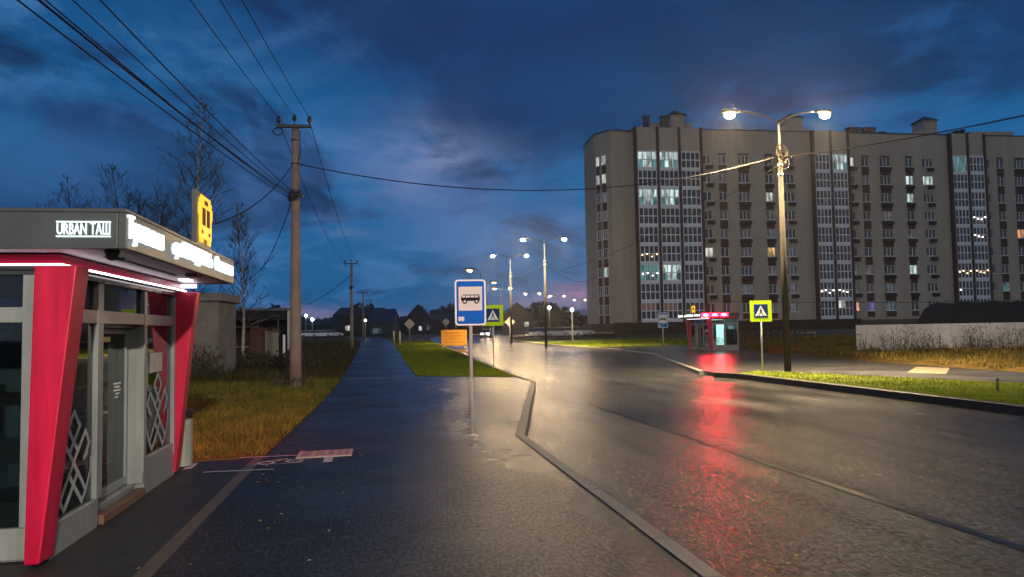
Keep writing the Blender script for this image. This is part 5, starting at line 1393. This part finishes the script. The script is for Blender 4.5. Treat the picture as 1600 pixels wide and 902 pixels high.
def make_car(paint):
    root = empty('parked_car', (0, 0, 0), None, 'car', 'parked cars in the distance')
    b = MB(); sec = [(-2.15, .35, .62, .72), (-2.05, .30, .80, .82), (-1.2, .28, .92, .86), (.9, .28, .92, .86), (1.9, .30, .82, .80), (2.15, .36, .60, .70)]
    vs = []
    for x, z0, z1, w_ in sec: vs += [(x, -w_, z0), (x, w_, z0), (x, w_, z1), (x, -w_, z1)]
    fs = [(i * 4 + j, i * 4 + (j + 1) % 4, (i + 1) * 4 + (j + 1) % 4, (i + 1) * 4 + j) for i in range(len(sec) - 1) for j in range(4)] + [(3, 2, 1, 0), tuple(len(vs) - 4 + j for j in range(4))]
    b.add(vs, fs, 0, False); b.box(-1.25, .55, -.62, .62, 1.38, 1.44)
    b.build('body', paint, root, .06)
    b = MB(); b.add([(-1.95, -.78, .9), (1.15, -.78, .9), (1.15, .78, .9), (-1.95, .78, .9), (-1.35, -.62, 1.40), (.45, -.62, 1.40), (.45, .62, 1.40), (-1.35, .62, 1.40)], [(0, 1, 5, 4), (1, 2, 6, 5), (2, 3, 7, 6), (3, 0, 4, 7), (4, 5, 6, 7)]); b.build('cabin_glass', m_wgl, root)
    for x in (-1.3, 1.35):
        for y in (-.80, .80):
            b = MB(); b.tube([(x, y - .1, .31), (x, y + .1, .31)], .31, 14); wv = b.build('wheel', m_black, root); 
            b = MB(); b.tube([(x, y - .106, .31), (x, y + .106, .31)], .17, 10); b.build('rim', m_steel, wv)
    for y in (-.55, .55):
        b = MB(); b.box(2.08, 2.17, y - .14, y + .14, .58, .72); b.build('headlight', m_white, root)
        b = MB(); b.box(-2.17, -2.08, y - .12, y + .12, .62, .76); b.build('tail_light', mat('tail lamp red', (.25, .01, .01), .3), root)
    return root
cw_ = make_car(mat('white car paint', (.80, .81, .84), .25, coat=.5)); cs_ = make_car(mat('silver car paint', (.50, .51, .54), .25, .1, coat=.5))
def put(src, px, dist, rz, label, first):
    c = src if first else copy_tree(src); p = far(px, dist); p.z = max(p.z, land_z(p.x, p.y)) + .06; c.location = p; c.rotation_euler = (0, 0, R_(rz)); c['label'] = label; return c
put(cw_, 846, 112, 35, 'white car parked leftmost in the row by the second lamp post', True)
put(cs_, 866, 110, 20, 'silver car parked between two white cars near the second lamp post', True)
put(cw_, 886, 112, 12, 'white car parked just left of the pale globe lamp', False)
put(cs_, 906, 118, 8, 'silver car parked nearest the corner of the apartment block', False)
put(cw_, 484, 150, 10, 'white car parked leftmost in the far field beyond the long shed', False)
put(cw_, 503, 148, -5, 'white car parked in the middle of the three far left cars', False)
put(cs_, 519, 150, 8, 'silver car parked beside the dark house far on the left', False)
mc = copy_tree(cs_); p = ground(760, 519.5, -.12); p = far(760, 128); mc.name = 'moving_car'; mc.location = (p.x, p.y, p.z - .11); mc.rotation_euler = (0, 0, R_(-105)); mc['label'] = 'oncoming silver car with bright headlights behind the bus stop sign post'; mc['group'] = 'cars on the road'
e_head = emis('car headlight', (1.0, 0.96, 0.86), 90.0)
for ch in list(mc.children):
    if ch.name.startswith('headlight'):
        ch.data = ch.data.copy(); ch.data.materials[0] = e_head

# ------------------------------------------------------------------ bare trees
def tree(px, dist, h, seed, label, m_t, m_c, spread=.30, levels=3, lean=0.0, first=.22, nb=26, trunk_r=.14, up=.75, stems=1):
    p0 = far(px, dist); rn = random.Random(seed)
    root = empty('bare_tree', (p0.x, p0.y, p0.z - .05), label, 'tree', 'bare winter trees behind the sheds and kiosk')
    tk = MB(); cr = MB()
    def branch(p, d, l, r, lev):
        n = 4; pts = [p]; q = p.copy(); dd = d.copy()
        for i in range(n):
            dd = (dd + Vector((rn.uniform(-1, 1), rn.uniform(-1, 1), rn.uniform(-.4, .9) * up)) * .17).normalized(); q = q + dd * l / n; pts.append(q.copy())
        cr.tube(pts, [r * (1 - .75 * i / n) for i in range(n + 1)], 4 if lev < 2 else 3, 0, False)
        if lev < levels:
            k = rn.randint(4, 6) if lev == 1 else rn.randint(3, 5)
            for i in range(k):
                f = rn.uniform(.25, 1.0); ii = min(n - 1, int(f * n)); b0 = pts[ii].lerp(pts[ii + 1], f * n - ii)
                a = Vector((rn.uniform(-1, 1), rn.uniform(-1, 1), rn.uniform(-.3, 1) * up)).normalized()
                branch(b0, (dd * .8 + a * .75).normalized(), l * rn.uniform(.38, .6), max(.014, r * .5), lev + 1)
    for s_ in range(stems):
        n = 12; pts = [Vector((0, 0, 0))]; d = Vector((lean + (rn.uniform(-.35, .35) if stems > 1 else 0), rn.uniform(-.1, .1), 1)).normalized(); q = pts[0]; hh = h * (1 if s_ == 0 else rn.uniform(.7, .95))
        for i in range(n):
            d = (d + Vector((rn.uniform(-1, 1), rn.uniform(-1, 1), .9)) * .07).normalized(); q = q + d * hh / n; pts.append(q)
        rad = [trunk_r * (1 - .93 * (i / n) ** .9) for i in range(n + 1)]
        tk.tube(pts, rad, 8, 0, False)
        for i in range(nb):
            f = first + (1 - first) * ((i + rn.random()) / nb) ** .85; f = min(f, .985); ii = int(f * n); b0 = pts[ii].lerp(pts[ii + 1], f * n - ii)
            a = i * 2.4 + rn.uniform(-.4, .4); shape = (1 - f) ** .7 * (.55 + .45 * min(1, (f - first) * 4 + .3))
            l = max(.35, h * spread * shape * rn.uniform(.7, 1.25)); dv = Vector((math.cos(a), math.sin(a), up * rn.uniform(.8, 1.5))).normalized()
            branch(b0, dv, l, max(.016, rad[ii] * .42), 1)
    tk.build('trunk', m_t, root); cr.build('crown', m_c, root)
m_birch = mat('birch bark', (.36, .31, .27), .8, var=.5, vscale=3.5); m_twig = mat('dark twigs', (.040, .028, .026), .8); m_twig2 = mat('brown grey twigs', (.060, .045, .042), .8); m_bark = mat('dark bark', (.07, .055, .045), .85, var=.3)
tree(268, 46, 16.6, 5, 'tall slender birch rising above the kiosk roof', m_birch, m_twig2, .27, 3, .035, .30, 50, .17, .85)
tree(380, 46, 9.4, 9, 'smaller pale barked birch in front of the sheds', m_birch, m_twig2, .30, 3, .015, .22, 44, .11, 1.0)
tree(205, 58, 15.0, 12, 'wide dark bushy tree left of the tall birch', m_bark, m_twig, .36, 3, 0, .25, 34, .16, .9, 3)
tree(150, 64, 15.2, 21, 'faint bushy tree above the left part of the kiosk roof', m_bark, m_twig, .36, 3, 0, .25, 34, .15, .9, 3)
tree(30, 70, 14.5, 23, 'dark bush top at the far left edge above the kiosk', m_bark, m_twig, .38, 3, 0, .2, 20, .14, .9, 3)
tree(318, 52, 11.0, 31, 'dark tree right behind the bus emblem sign', m_bark, m_twig, .34, 3, .1, .3, 22, .13, .9, 2)
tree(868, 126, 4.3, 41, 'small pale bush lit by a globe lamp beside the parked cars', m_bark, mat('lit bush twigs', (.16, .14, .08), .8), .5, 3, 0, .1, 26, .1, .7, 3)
# dark scrub around the pole foot and field
# ------------------------------------------------------------------ haze added for a glow around the lamps
hz = MB(); hz.box(-320, 420, -60, 420, -1.6, 46)
mh = bpy.data.materials.new('lamp glow haze'); nt, N, L = nodes_of(mh); N.remove(N['Principled BSDF'])
pv = N.new('ShaderNodeVolumePrincipled'); pv.inputs['Color'].default_value = (.9, .9, .9, 1); pv.inputs['Density'].default_value = 0.00055; pv.inputs['Anisotropy'].default_value = 0.86
L.new(pv.outputs['Volume'], N['Material Output'].inputs['Volume'])
tag(hz.build('haze', mh), None, None, None, 'stuff')
# ------------------------------------------------------------------ render
sc.render.engine = 'CYCLES'
sc.cycles.use_denoising = True
sc.cycles.max_bounces = 6
sc.cycles.transparent_max_bounces = 12
sc.cycles.sample_clamp_indirect = 6.0
sc.cycles.sample_clamp_direct = 0.0
sc.cycles.use_light_tree = True
sc.cycles.caustics_reflective = False
sc.cycles.blur_glossy = 0.2
sc.view_settings.view_transform = 'Standard'
sc.view_settings.look = 'None'
sc.view_settings.exposure = 0.0
sc.view_settings.gamma = 1.0
